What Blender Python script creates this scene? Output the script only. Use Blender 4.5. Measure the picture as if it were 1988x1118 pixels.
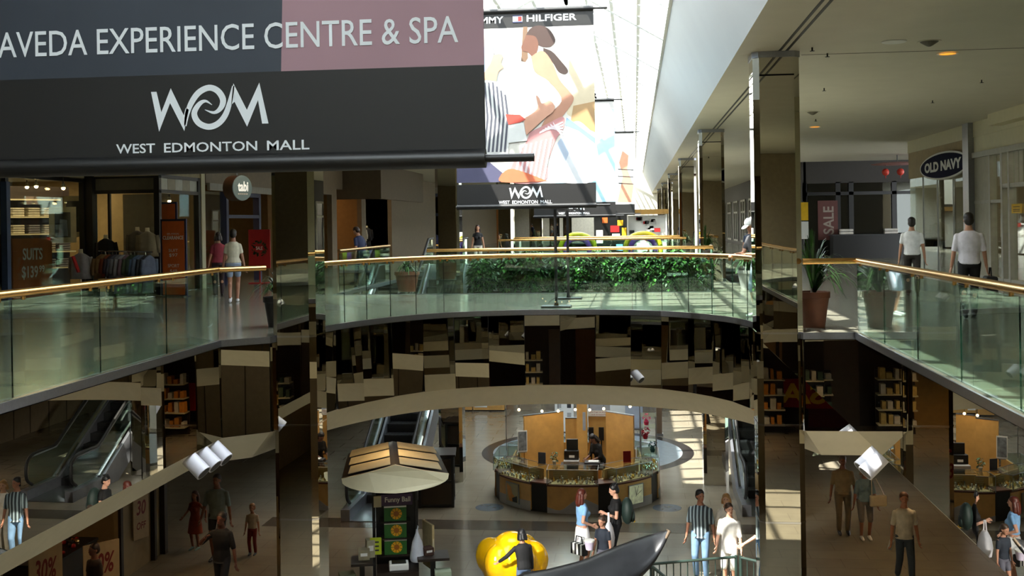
import bpy, bmesh, math, random
from mathutils import Vector as V, Matrix as M
for o in list(bpy.data.objects): bpy.data.objects.remove(o, do_unlink=True)
SC = bpy.context.scene; COL = SC.collection
R = random.Random(11)
PI = math.pi
rad = math.radians

# ------------------------------------------------------------------ camera
EYE = 1.67; FPX = 2100.0; YAW = math.atan(238/FPX); ROLL = .015
cam = bpy.data.cameras.new('camera'); co = bpy.data.objects.new('camera', cam); COL.objects.link(co)
cam.sensor_width = 36; cam.lens = FPX/1988*36; cam.shift_y = -125.4/1988; cam.clip_start = .05; cam.clip_end = 500
_F = V((-math.sin(YAW), math.cos(YAW), 0)); _Rt = V((math.cos(YAW), math.sin(YAW), 0)); _U = V((0, 0, 1))
_r2 = (_Rt - _U*ROLL).normalized(); _u2 = (_U + _Rt*ROLL).normalized()
_m = M((( _r2.x, _u2.x, -_F.x, 0), (_r2.y, _u2.y, -_F.y, 0), (_r2.z, _u2.z, -_F.z, EYE), (0, 0, 0, 1)))
co.matrix_world = _m
SC.camera = co

# ------------------------------------------------------------------ world, sun, exposure
SC.view_settings.view_transform = 'Standard'; SC.view_settings.look = 'None'
SC.view_settings.exposure = 0.28; SC.view_settings.gamma = 1; SC.view_settings.use_curve_mapping = False
SKY_STRENGTH = 8.2
w = bpy.data.worlds.new('sky'); SC.world = w; w.use_nodes = True
nt = w.node_tree; nt.nodes.clear()
bg = nt.nodes.new('ShaderNodeBackground'); bg.inputs['Color'].default_value = (.90, .96, 1.0, 1); bg.inputs['Strength'].default_value = SKY_STRENGTH
wo = nt.nodes.new('ShaderNodeOutputWorld'); nt.links.new(bg.outputs[0], wo.inputs[0])
sl = bpy.data.lights.new('sun', 'SUN'); sl.energy = 20; sl.color = (1, .95, .85); sl.angle = rad(.6)
so = bpy.data.objects.new('sun', sl); COL.objects.link(so)
SUN_DIR = V((.48, .45, -1.0)).normalized()
so.rotation_euler = SUN_DIR.to_track_quat('-Z', 'Y').to_euler(); so.location = (-20, -10, 40)
SC.cycles.max_bounces = 10; SC.cycles.diffuse_bounces = 5; SC.cycles.glossy_bounces = 6
SC.cycles.transmission_bounces = 4; SC.cycles.transparent_max_bounces = 24
SC.cycles.sample_clamp_indirect = 6; SC.cycles.caustics_reflective = False; SC.cycles.caustics_refractive = False
SC.cycles.use_denoising = True

def area_lamp(name, loc, size, energy, color=(1, .85, .6), rot=(0, 0, 0), parent=None, sy=None):
    l = bpy.data.lights.new(name, 'AREA'); l.energy = energy; l.color = color; l.size = size
    if sy: l.shape = 'RECTANGLE'; l.size_y = sy
    o = bpy.data.objects.new(name, l); COL.objects.link(o); o.location = loc; o.rotation_euler = rot
    if parent: o.parent = parent
    return o

# ------------------------------------------------------------------ materials
def lin(c):
    return tuple((x/12.92 if x <= .04045 else ((x+.055)/1.055)**2.4) for x in c)
MT = {}
def mat(name, rgb=(.5, .5, .5), rough=.6, metal=0.0, noise=.08, nscale=6.0, emit=0.0, ecol=None, spec=.5, bump=0.0, bscale=3.0):
    if name in MT: return MT[name]
    m = bpy.data.materials.new(name); m.use_nodes = True; t = m.node_tree
    b = t.nodes['Principled BSDF']; c = lin(rgb)
    b.inputs['Base Color'].default_value = (*c, 1); b.inputs['Roughness'].default_value = rough; b.inputs['Metallic'].default_value = metal
    b.inputs['Specular IOR Level'].default_value = spec
    tc = t.nodes.new('ShaderNodeTexCoord')
    if noise:
        n = t.nodes.new('ShaderNodeTexNoise'); n.inputs['Scale'].default_value = nscale; n.inputs['Detail'].default_value = 3
        t.links.new(tc.outputs['Object'], n.inputs['Vector'])
        r = t.nodes.new('ShaderNodeValToRGB')
        r.color_ramp.elements[0].color = (*[x*(1-noise) for x in c], 1); r.color_ramp.elements[1].color = (*[min(1, x*(1+noise)) for x in c], 1)
        r.color_ramp.elements[0].position = .3; r.color_ramp.elements[1].position = .7
        t.links.new(n.outputs['Fac'], r.inputs['Fac']); t.links.new(r.outputs['Color'], b.inputs['Base Color'])
    if bump:
        n2 = t.nodes.new('ShaderNodeTexNoise'); n2.inputs['Scale'].default_value = bscale; n2.inputs['Detail'].default_value = 1
        t.links.new(tc.outputs['Object'], n2.inputs['Vector'])
        bp = t.nodes.new('ShaderNodeBump'); bp.inputs['Strength'].default_value = bump; bp.inputs['Distance'].default_value = .02
        t.links.new(n2.outputs['Fac'], bp.inputs['Height']); t.links.new(bp.outputs['Normal'], b.inputs['Normal'])
    if emit:
        b.inputs['Emission Color'].default_value = (*(lin(ecol) if ecol else c), 1); b.inputs['Emission Strength'].default_value = emit
    MT[name] = m
    return m

def tiles(name, c1, c2, grout, sx, sy, rough, gw=.012, offset=0.0, spec=.5, noise=.12):
    m = bpy.data.materials.new(name); m.use_nodes = True; t = m.node_tree; b = t.nodes['Principled BSDF']
    tc = t.nodes.new('ShaderNodeTexCoord'); br = t.nodes.new('ShaderNodeTexBrick')
    br.offset = offset; br.squash = 1
    br.inputs['Color1'].default_value = (*lin(c1), 1); br.inputs['Color2'].default_value = (*lin(c2), 1); br.inputs['Mortar'].default_value = (*lin(grout), 1)
    br.inputs['Scale'].default_value = 1; br.inputs['Brick Width'].default_value = sx; br.inputs['Row Height'].default_value = sy
    br.inputs['Mortar Size'].default_value = gw; br.inputs['Mortar Smooth'].default_value = .1
    t.links.new(tc.outputs['Object'], br.inputs['Vector'])
    n = t.nodes.new('ShaderNodeTexNoise'); n.inputs['Scale'].default_value = 1.7; n.inputs['Detail'].default_value = 5
    t.links.new(tc.outputs['Object'], n.inputs['Vector'])
    mx = t.nodes.new('ShaderNodeMix'); mx.data_type = 'RGBA'; mx.blend_type = 'MULTIPLY'; mx.inputs['Factor'].default_value = noise*3
    t.links.new(br.outputs['Color'], mx.inputs['A']); t.links.new(n.outputs['Fac'], mx.inputs['B'])
    t.links.new(mx.outputs['Result'], b.inputs['Base Color'])
    b.inputs['Roughness'].default_value = rough; b.inputs['Specular IOR Level'].default_value = spec
    MT[name] = m; return m

def glassy(name, tint=(.80, .93, .87), ior=1.5, rough=0.0, boost=0.0):
    m = bpy.data.materials.new(name); m.use_nodes = True; t = m.node_tree; t.nodes.clear()
    out = t.nodes.new('ShaderNodeOutputMaterial'); tr = t.nodes.new('ShaderNodeBsdfTransparent'); gl = t.nodes.new('ShaderNodeBsdfGlossy')
    tr.inputs['Color'].default_value = (*tint, 1); gl.inputs['Roughness'].default_value = rough; gl.inputs['Color'].default_value = (.95, 1, .97, 1)
    fr = t.nodes.new('ShaderNodeFresnel'); ge = t.nodes.new('ShaderNodeNewGeometry'); mr = t.nodes.new('ShaderNodeMapRange')   # same reflectance on both faces of a pane
    mr.inputs['To Min'].default_value = ior; mr.inputs['To Max'].default_value = 1/ior
    t.links.new(ge.outputs['Backfacing'], mr.inputs['Value']); t.links.new(mr.outputs['Result'], fr.inputs['IOR'])
    ad = t.nodes.new('ShaderNodeMath'); ad.operation = 'ADD'; ad.inputs[1].default_value = boost; ad.use_clamp = True
    t.links.new(fr.outputs[0], ad.inputs[0])
    mx = t.nodes.new('ShaderNodeMixShader'); t.links.new(ad.outputs[0], mx.inputs[0]); t.links.new(tr.outputs[0], mx.inputs[1]); t.links.new(gl.outputs[0], mx.inputs[2])
    t.links.new(mx.outputs[0], out.inputs[0]); MT[name] = m; return m

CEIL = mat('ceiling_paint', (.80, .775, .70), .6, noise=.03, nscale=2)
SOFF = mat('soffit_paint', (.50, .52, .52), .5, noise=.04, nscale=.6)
BAND = mat('beige_band', (.82, .79, .70), .6, noise=.03)
MIRR = mat('mirror', (.80, .79, .76), 0.0, 1, noise=0)
MIRC = mat('column_mirror', (.76, .74, .69), 0.005, 1, noise=0, bump=.035, bscale=1.3)
CHRM = mat('chrome', (.82, .82, .84), .07, 1, noise=0)
STEEL = mat('brushed_steel', (.62, .63, .66), .28, 1, noise=.05, nscale=30)
BRASS = mat('brass', (.86, .68, .42), .24, 1, noise=.06, nscale=9)
GLASS = glassy('balustrade_glass', (.87, .968, .922), 1.48, boost=.035)
GEDGE = mat('glass_edge', (.05, .16, .12), .2, noise=0)
PANE = glassy('clear_pane', (.93, .97, .95), 1.45)
SKYG = glassy('skylight_glass', (.95, .97, .97), 1.2)
UFLOOR = tiles('upper_tiles', (.57, .565, .51), (.545, .54, .485), (.34, .34, .31), .9, .6, .16, .014)
LFLOOR = tiles('lower_tiles', (.555, .525, .46), (.535, .505, .44), (.49, .46, .40), 1.2, .6, .19, .009, .5, noise=.1)
BLACK = mat('black_paint', (.045, .045, .05), .4)
BLACKF = mat('black_fabric', (.055, .055, .062), .75)
DKWOOD = mat('dark_wood', (.13, .09, .065), .4, noise=.25, nscale=12)
MAPLE = mat('maple_veneer', (.80, .62, .35), .38, noise=.12, nscale=4)
GREYM = mat('grey_laminate', (.64, .63, .62), .4)
WHITE = mat('white_paint', (.88, .88, .86), .5, noise=.02)
CREAM = mat('cream_panel', (.82, .79, .66), .55, noise=.03)
DKGREY = mat('dark_grey', (.16, .16, .17), .5)
BROWN = mat('brown_wall', (.34, .26, .18), .6)
DIMW = mat('dim_wall', (.50, .45, .37), .65)
NAVYM = mat('navy_frame', (.12, .15, .30), .5)
ORANGE = mat('orange_print', (.78, .36, .12), .6)
REDP = mat('red_print', (.62, .07, .07), .6)
YELP = mat('yellow_print', (.93, .74, .12), .6)
INKW = mat('white_ink', (.90, .90, .88), .6, noise=0)
LETTER = mat('banner_letter', (.84, .86, .88), .6, noise=0)
RUBBER = mat('black_rubber', (.03, .03, .03), .6)
WARML = mat('warm_lamp', (.5, .3, .1), .6, noise=0, emit=1.1, ecol=(1, .66, .20))
BULB = mat('white_bulb', (1, .9, .7), .4, noise=0, emit=14, ecol=(1, .86, .62))
TERRA = mat('terracotta', (.42, .24, .15), .6, noise=.15)
LEAF = mat('leaf_green', (.22, .40, .13), .45, noise=.45, nscale=7)
LEAFD = mat('leaf_dark', (.11, .22, .09), .45, noise=.4, nscale=7)
SOIL = mat('soil', (.12, .09, .07), .9)
BARK = mat('bark', (.25, .2, .14), .8)

# ------------------------------------------------------------------ mesh builder
class MB:
    def __init__(s): s.v = []; s.f = []; s.mi = []; s.k = 0
    def add(s, vs, fs):
        n = len(s.v); s.v += [tuple(v) for v in vs]
        for f in fs: s.f.append([n+i for i in f]); s.mi.append(s.k)
        return s
    def box(s, x0, x1, y0, y1, z0, z1):
        return s.add([(x0,y0,z0),(x1,y0,z0),(x1,y1,z0),(x0,y1,z0),(x0,y0,z1),(x1,y0,z1),(x1,y1,z1),(x0,y1,z1)],
                     [(3,2,1,0),(4,5,6,7),(0,1,5,4),(1,2,6,5),(2,3,7,6),(3,0,4,7)])
    def obox(s, c, size, rot=None):
        hx, hy, hz = [q/2 for q in size]; rot = rot or M.Identity(3); c = V(c)
        vs = [c + rot @ V((a*hx, b*hy, d*hz)) for d in (-1, 1) for a, b in ((-1,-1),(1,-1),(1,1),(-1,1))]
        return s.add(vs, [(3,2,1,0),(4,5,6,7),(0,1,5,4),(1,2,6,5),(2,3,7,6),(3,0,4,7)])
    def bar(s, p0, p1, wx, wz, up=(0, 0, 1)):
        p0 = V(p0); p1 = V(p1); d = (p1-p0); L = d.length; d.normalize(); u = V(up)
        if abs(d.dot(u)) > .99: u = V((0, 1, 0))
        x = d.cross(u).normalized(); z = x.cross(d)
        rot = M((x, d, z)).transposed()
        return s.obox((p0+p1)/2, (wx, L, wz), rot)
    def rings(s, rs, closed_ring=True, cap=True):
        n = len(rs[0]); base = len(s.v)
        vs = [p for r in rs for p in r]; fs = []
        for i in range(len(rs)-1):
            for j in range(n if closed_ring else n-1):
                a = i*n+j; b = i*n+(j+1) % n
                fs.append((a, b, b+n, a+n))
        if cap:
            fs.append(tuple(range(n-1, -1, -1))); fs.append(tuple((len(rs)-1)*n+j for j in range(n)))
        return s.add(vs, fs)
    def path(s, pts, r, n=8, ry=None, cap=True):
        pts = [V(p) for p in pts]; rr = r if isinstance(r, (list, tuple)) else [r]*len(pts)
        rs = []; prev = None
        for i, p in enumerate(pts):
            d = (pts[min(i+1, len(pts)-1)] - pts[max(i-1, 0)]).normalized()
            if prev is None:
                u = V((0, 0, 1)) if abs(d.z) < .9 else V((0, 1, 0))
                x = d.cross(u).normalized()
            else:
                x = (prev - d*prev.dot(d)).normalized()
            prev = x; y = d.cross(x)
            rs.append([p + (x*math.cos(2*PI*j/n) + y*math.sin(2*PI*j/n))*rr[i] for j in range(n)])
        return s.rings(rs, cap=cap)
    def cyl(s, p0, p1, r0, r1=None, n=12): return s.path([p0, p1], [r0, r0 if r1 is None else r1], n)
    def sph(s, c, r, n=12, m=8):
        rx, ry, rz = (r, r, r) if not isinstance(r, (tuple, list)) else r
        rs = []
        for i in range(1, m):
            a = PI*i/m
            rs.append([(c[0]+rx*math.sin(a)*math.cos(2*PI*j/n), c[1]+ry*math.sin(a)*math.sin(2*PI*j/n), c[2]-rz*math.cos(a)) for j in range(n)])
        b = len(s.v); s.rings(rs, cap=False)
        k = len(s.v); s.v += [(c[0], c[1], c[2]-rz), (c[0], c[1], c[2]+rz)]
        for j in range(n):
            s.f.append([b+(j+1) % n, b+j, k]); s.mi.append(s.k)
            t = b+(m-2)*n; s.f.append([t+j, t+(j+1) % n, k+1]); s.mi.append(s.k)
        return s
    def lathe(s, prof, c=(0, 0, 0), n=24, cap=True):
        return s.rings([[(c[0]+r*math.cos(2*PI*j/n), c[1]+r*math.sin(2*PI*j/n), c[2]+z) for j in range(n)] for r, z in prof], cap=cap)
    def prism(s, pts, fn, d0, d1):
        n = len(pts); vs = [fn(u, v, d0) for u, v in pts] + [fn(u, v, d1) for u, v in pts]
        return s.add(vs, [tuple(range(n))[::-1], tuple(range(n, 2*n))] + [(i, (i+1) % n, n+(i+1) % n, n+i) for i in range(n)])
    def flat(s, pts, fn, d=0): return s.add([fn(u, v, d) for u, v in pts], [tuple(range(len(pts)))])
    def mesh(s, name, mats, smooth=False, recalc=True, bevel=0, seg=2):
        me = bpy.data.meshes.new(name); me.from_pydata(s.v, [], s.f)
        for m in (mats if isinstance(mats, (list, tuple)) else [mats]): me.materials.append(m)
        for p, k in zip(me.polygons, s.mi): p.material_index = k
        if recalc or bevel:
            b = bmesh.new(); b.from_mesh(me)
            if recalc: bmesh.ops.recalc_face_normals(b, faces=b.faces)
            if bevel:
                es = [e for e in b.edges if len(e.link_faces) == 2 and e.calc_face_angle(0) > .5]
                bmesh.ops.bevel(b, geom=es, offset=bevel, segments=seg, affect='EDGES', profile=.5, clamp_overlap=True)
            b.to_mesh(me); b.free()
        if smooth:
            for p in me.polygons: p.use_smooth = True
            if smooth != 'all':
                try: me.set_sharp_from_angle(angle=rad(42))
                except Exception: pass
        return me
    def obj(s, name, mats, parent=None, loc=(0, 0, 0), **kw):
        return link(name, s.mesh(name, mats, **kw), parent, loc)

def link(name, me, parent=None, loc=(0, 0, 0)):
    o = bpy.data.objects.new(name, me); COL.objects.link(o); o.location = loc
    if parent is not None: o.parent = parent
    return o
def tag(o, label=None, cat=None, group=None, kind=None):
    if label: o['label'] = label
    if cat: o['category'] = cat
    if group: o['group'] = group
    if kind: o['kind'] = kind
    return o
def thing(name, label, cat, loc=(0, 0, 0), rz=0, group=None):
    o = bpy.data.objects.new(name, None); COL.objects.link(o); o.location = loc; o.rotation_euler = (0, 0, rz); o.empty_display_size = .1
    return tag(o, label, cat, group)
def kids(o): return [c for c in bpy.data.objects if c.parent == o]
def copy_tree(o, parent=None, ch=None):
    c = o.copy(); COL.objects.link(c)
    if parent is not None: c.parent = parent
    for k in o.children: copy_tree(k, c)
    return c
def dup(o, loc, rz=None, label=None):
    c = copy_tree(o); c.location = loc
    if rz is not None: c.rotation_euler = (0, 0, rz)
    if label: c['label'] = label
    return c
def struct(o): o['kind'] = 'structure'; return o

def text_mesh(s, box, fn, m, name='lettering', parent=None, depth=.004, shear=0, bold=0.0):
    """letters fitted into box (u0,u1,v0,v1) of a plane given by fn(u,v,d)"""
    cu = bpy.data.curves.new('t', 'FONT'); cu.body = s; cu.offset = bold; cu.resolution_u = 3; cu.shear = shear
    o = bpy.data.objects.new('t', cu); COL.objects.link(o)
    bpy.context.view_layer.update()
    me = bpy.data.meshes.new_from_object(o.evaluated_get(bpy.context.evaluated_depsgraph_get()))
    bpy.data.objects.remove(o, do_unlink=True); bpy.data.curves.remove(cu)
    xs = [v.co.x for v in me.vertices]; ys = [v.co.y for v in me.vertices]
    x0, x1, y0, y1 = min(xs), max(xs), min(ys), max(ys)
    for v in me.vertices:
        u = box[0] + (v.co.x-x0)/(x1-x0)*(box[1]-box[0]); q = box[2] + (v.co.y-y0)/(y1-y0)*(box[3]-box[2])
        v.co = fn(u, q, depth)
    me.materials.clear(); me.materials.append(m)
    for p in me.polygons: p.material_index = 0
    me.name = name
    return link(name, me, parent)

def catmull(pts, n=6):
    out = []; P = [V(p) for p in pts]
    for i in range(len(P)-1):
        a = P[max(i-1, 0)]; b = P[i]; c = P[i+1]; d = P[min(i+2, len(P)-1)]
        for k in range(n):
            t = k/n
            out.append(.5*((2*b) + (c-a)*t + (2*a-5*b+4*c-d)*t*t + (3*b-a-3*c+d)*t**3))
    out.append(P[-1]); return out
# ================================================================== the shell
CZ = 4.14; LZ = -5.5; UC = -1.87; YN, YF = -9.0, 95.0; XL, XR = -24.0, 24.0
XO = 3.18; XI = -6.10
CURVE = catmull([(2.0, 17.0, 0), (1.9, 17.9, 0), (1.66, 18.75, 0), (1.22, 19.45, 0), (.63, 20.06, 0), (-.1, 20.44, 0), (-1.0, 20.63, 0), (-1.9, 20.63, 0),
                 (-2.8, 20.42, 0), (-3.6, 20.04, 0), (-4.25, 19.38, 0), (-4.78, 18.5, 0), (-5.12, 17.6, 0), (-5.22, 16.9, 0)], 4)
NEAR = [(-6.10, 2.2), (-5.2, 1.0), (-3.9, .55), (1.2, .55), (2.4, 1.0), (3.18, 2.2)]
O1 = NEAR + [(3.18, 16.2), (2.44, 16.2)] + [(p.x, p.y) for p in CURVE if p.y > 17.35] + [(-5.52, 15.84), (-6.10, 15.36)]
def rect(x0, x1, y0, y1): return [(x0, y0), (x1, y0), (x1, y1), (x0, y1)]
O2 = rect(-7.30, 1.75, 25.6, 39.5); O2B = rect(2.5, 3.95, 29.2, 37.6); O3 = rect(-6.5, 1.75, 45, 58); O4 = rect(-6.5, 1.75, 63, 88)
HOLES = [O1, O2, O2B, O3, O4]
def offset(loop, d):
    n = len(loop); out = []
    for i in range(n):
        a = V(loop[i-1]); b = V(loop[i]); c = V(loop[(i+1) % n])
        d1 = (b-a).normalized(); d2 = (c-b).normalized()
        n1 = V((d1.y, -d1.x)); n2 = V((d2.y, -d2.x)); nn = n1+n2
        if nn.length < .3: nn = n1
        nn.normalize(); k = d/max(.45, nn.dot(n1))
        out.append((b.x+nn.x*k, b.y+nn.y*k))
    return out
def area2(l): return sum(l[i-1][0]*l[i][1]-l[i][0]*l[i-1][1] for i in range(len(l)))
HOLES = [l if area2(l) > 0 else l[::-1] for l in HOLES]; O1 = HOLES[0]
def holed(name, outer, holes, z, m, up=True):
    b = bmesh.new(); es = []
    for loop in [outer]+holes:
        vs = [b.verts.new((x, y, z)) for x, y in loop]
        es += [b.edges.new((vs[i-1], vs[i])) for i in range(len(vs))]
    bmesh.ops.triangle_fill(b, use_beauty=True, edges=es)
    for f in b.faces:
        f.normal_update()
        if (f.normal.z > 0) != up: f.normal_flip()
    me = bpy.data.meshes.new(name); b.to_mesh(me); b.free(); me.materials.append(m)
    return link(name, me)
OUT = rect(XL, XR, YN, YF)
OFFH = [offset(l, .43 if i == 0 else .18) for i, l in enumerate(HOLES)]
struct(holed('floor', OUT, HOLES, 0, UFLOOR))
struct(holed('ceiling', OUT, OFFH, UC, mat('lower_ceiling_paint', (.66, .60, .50), .6, noise=.03), up=False))
struct(MB().box(XL, XR, YN, YF, LZ-.15, LZ).obj('floor.001', LFLOOR))
# beige sloped band and steel edge trim of every opening
for k, (l, lo) in enumerate(zip(HOLES, OFFH)):
    mb = MB(); n = len(l)
    mb.add([(x, y, -1.43) for x, y in l] + [(x, y, UC) for x, y in lo], [(i, (i+1) % n, n+(i+1) % n, n+i) for i in range(n)])
    li = offset(l, -.025)
    t = MB(); t.add([(x, y, .012) for x, y in l]+[(x, y, .012) for x, y in li]+[(x, y, -.085) for x, y in li]+[(x, y, -.085) for x, y in l],
          [(q*n+i, q*n+(i+1) % n, ((q+1) % 4)*n+(i+1) % n, ((q+1) % 4)*n+i) for q in range(4) for i in range(n)])
    b_ = mb.obj('trim_%d' % (k+1), BAND, recalc=True); struct(b_)
    t.obj('edge_strip', STEEL, b_)
    # mirror cladding panels between the edge strip and the band
    pts = [V((x, y, 0)) for x, y in l]
    lb = MB(); lq = offset(l, .03)
    lb.add([(x, y, -.04) for x, y in lq] + [(x, y, -1.43) for x, y in lq], [(i, (i+1) % n, n+(i+1) % n, n+i) for i in range(n)])
    lb.obj('backing', BLACK, b_)
    rng = R
    i = 0; segs = []
    for i in range(n):
        a, c = pts[i], pts[(i+1) % n]
        segs.append((a, c))
    # merge the fine curve pieces into facets about .6 m wide
    acc = []; facets = []
    for a, c in segs:
        L = (c-a).length
        if L < .5:
            acc.append((a, c))
            if sum((q-p).length for p, q in acc) > .56: facets.append((acc[0][0], acc[-1][1], True)); acc = []
        else:
            if acc: facets.append((acc[0][0], acc[-1][1], True)); acc = []
            m_ = max(1, round(L/2.6)) if k == 0 else max(1, round(L/3))
            for j in range(m_): facets.append((a.lerp(c, j/m_), a.lerp(c, (j+1)/m_), False))
    if acc: facets.append((acc[0][0], acc[-1][1], True))
    for a, c, curved in facets:
        d = c-a; L = d.length
        if L < .05: continue
        yaw = math.atan2(d.y, d.x); mid = (a+c)/2
        q = MB(); q.box(-L/2+.006, L/2-.006, -.012, 0, -.665, .665)
        o = q.obj('mirror_panel', MIRR, b_)
        far = curved and mid.y > 16
        o.rotation_euler = (rad(rng.uniform(-.5, 3.0)) if far else rad(rng.uniform(-.35, .35)), 0, yaw + (rad(rng.uniform(-2.5, 2.5)) if far else rad(rng.uniform(-.25, .25))))
        nn = V((d.y, -d.x, 0)).normalized()
        o.location = mid + V((0, 0, -.76)) - nn*.02
# upper ceilings, soffits, skylight
SK0, SK1 = 5.2, 94.0; SX0, SX1, SZ, RX, RZ = -4.3, .75, 5.9, -1.65, 7.3
struct(MB().box(1.53, XR, YN, YF, CZ, CZ+.15).obj('ceiling.001', CEIL))
struct(MB().box(XL, -4.65, YN, YF, CZ, CZ+.15).obj('ceiling.002', CEIL))
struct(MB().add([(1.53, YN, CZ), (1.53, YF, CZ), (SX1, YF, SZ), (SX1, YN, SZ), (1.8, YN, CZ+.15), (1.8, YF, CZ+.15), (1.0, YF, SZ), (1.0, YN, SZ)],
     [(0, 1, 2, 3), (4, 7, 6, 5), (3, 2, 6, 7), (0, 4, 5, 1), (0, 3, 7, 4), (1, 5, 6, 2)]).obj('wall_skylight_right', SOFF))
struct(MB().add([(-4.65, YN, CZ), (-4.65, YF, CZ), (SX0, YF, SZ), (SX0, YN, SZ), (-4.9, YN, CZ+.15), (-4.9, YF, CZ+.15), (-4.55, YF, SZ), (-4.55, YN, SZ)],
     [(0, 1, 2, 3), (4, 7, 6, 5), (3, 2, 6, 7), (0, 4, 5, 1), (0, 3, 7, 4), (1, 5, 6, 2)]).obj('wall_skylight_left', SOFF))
struct(MB().box(-4.55, 1.0, 2.6, SK0, SZ, SZ+.2).obj('ceiling.003', CEIL))  # unseen solid roof strip, added to keep sun off the nearest banner
def slope_pts(t, side):
    x0, x1 = (SX1, RX) if side else (SX0, RX)
    return x0+(x1-x0)*t, SZ+(RZ-SZ)*t
for side in (0, 1):
    x0, z0 = slope_pts(0, side); x1, z1 = slope_pts(1, side)
    g = MB().add([(x0, SK0, z0), (x0, SK1, z0), (x1, SK1, z1), (x1, SK0, z1)], [(0, 1, 2, 3)]).obj('window_%d' % (side+1), SKYG, recalc=False); struct(g)
    fr = MB(); y = SK0
    while y <= SK1+.01:
        fr.bar((x0, y, z0), (x1, y, z1), .09 if round((y-SK0)/1.25) % 4 else .22, .14); y += 1.25
    for t in (0, .25, .5, .75, 1):
        x, z = slope_pts(t, side); fr.bar((x, SK0, z), (x, SK1, z), .08, .12)
    fr.obj('window_frame', WHITE, g)
g = MB().box(-4.45, .9, YN, 2.6, SZ+.1, SZ+.12).obj('window_10', SKYG); struct(g)
fr = MB(); y = YN
while y < 2.7: fr.box(-4.45, .9, y-.05, y+.05, SZ, SZ+.1); y += 1.45
for x in (-4.0, -2.4, -.9, .7): fr.box(x-.05, x+.05, YN, 2.6, SZ, SZ+.1)
fr.obj('window_frame', WHITE, g)
# boundary walls of the modelled part of the building
struct(MB().box(XL, XR, YF, YF+.2, LZ, 9).obj('wall_far', mat('far_wall_paint', (.78, .76, .70), .6)))
struct(MB().box(XL, XR, YN-.2, YN, LZ, 9).obj('wall_near', mat('near_wall_paint', (.60, .54, .43), .6)))
struct(MB().add([(SX0-.3, SK0, SZ), (SX1+.3, SK0, SZ), (RX, SK0, RZ+.1)], [(0, 1, 2)]).obj('trim_20', WHITE, recalc=False))
# slot diffuser and ceiling joint of the right gallery
tr = MB()
for dx in (-.07, .03): tr.box(2.2+dx, 2.2+dx+.04, 5, 94, CZ-.006, CZ)
struct(tr.obj('trim_21', BLACK))
struct(MB().box(2.53, 9.0, 16.66, 16.69, CZ-.004, CZ).obj('trim_22', mat('joint_grey', (.45, .42, .36))))

# ------------------------------------------------------------------ mirror clad columns
def column(x, y, label):
    h = .335; c = .085; t = thing('mirrored_column', label, 'column', (x, y, LZ), 0, 'mirror clad columns along the galleries')
    H = CZ-LZ
    MB().box(-h+.09, h-.09, -h+.09, h-.09, 0.0, H-.002).obj('core', BLACK, t)
    for k in range(4):
        rot = M.Rotation(k*PI/2, 3, 'Z'); q = MB(); w_ = h-c
        lv = [.0, 2.72, 4.15, 5.5, H-.35, H-.02]
        for z0, z1 in zip(lv, lv[1:]):
            if z0 == lv[-2]: q.k = 1
            vs = [rot @ V((a, b, z)) for z in (z0+.012, z1-.012) for a, b in ((-w_, -h), (w_, -h), (w_, -h+.03), (-w_, -h+.03))]
            q.add(vs, [(3, 2, 1, 0), (4, 5, 6, 7), (0, 1, 5, 4), (1, 2, 6, 5), (2, 3, 7, 6), (3, 0, 4, 7)])
        q.obj('mirror_face', [MIRC, MIRC], t)
        s = MB(); vs = [rot @ V((a, b, z)) for z in (0, H-.002) for a, b in ((w_, -h), (h, -w_), (h-.03, -w_+.03), (w_-.03, -h+.06))]
        s.add(vs, [(3, 2, 1, 0), (4, 5, 6, 7), (0, 1, 5, 4), (1, 2, 6, 5), (2, 3, 7, 6), (3, 0, 4, 7)])
        s.obj('corner_strip', MIRC, t)
    for z in (2.72, 4.15, 5.5):
        q = MB(); g = h+.004; gc = c+.0
        oct_ = [(-g+gc, -g), (g-gc, -g), (g, -g+gc), (g, g-gc), (g-gc, g), (-g+gc, g), (-g, g-gc), (-g, -g+gc)]
        q.prism(oct_, lambda u, v, d: (u, v, d), z-.014, z+.014).obj('seam_strip', CHRM, t)
    q = MB(); g = h+.012
    oct_ = [(-g+c, -g), (g-c, -g), (g, -g+c), (g, g-c), (g-c, g), (-g+c, g), (-g, g-c), (-g, -g+c)]
    q.prism(oct_, lambda u, v, d: (u, v, d), H-.09, H-.003).obj('top_collar', STEEL, t)
    return t
ordn = ['nearest', 'second', 'third', 'fourth', 'fifth', 'sixth']
for i, y in enumerate((16.535, 30.0, 43.4, 57, 70.5, 84)):
    column(2.10, y, '%s mirrored column %s of the right hand row' % (('nearest tall', 'standing at the curved glass') if i == 0 else (ordn[i], 'from the camera')) if 0 else
           ('tall mirrored column nearest the camera on the right, beside the glass railing corner' if i == 0 else '%s mirrored column from the camera in the right hand row' % ordn[i]))
    column(-5.18, y if i else 16.29, 'tall mirrored column nearest the camera on the left, below the hanging banner' if i == 0 else '%s mirrored column from the camera in the left hand row' % ordn[i])

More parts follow.
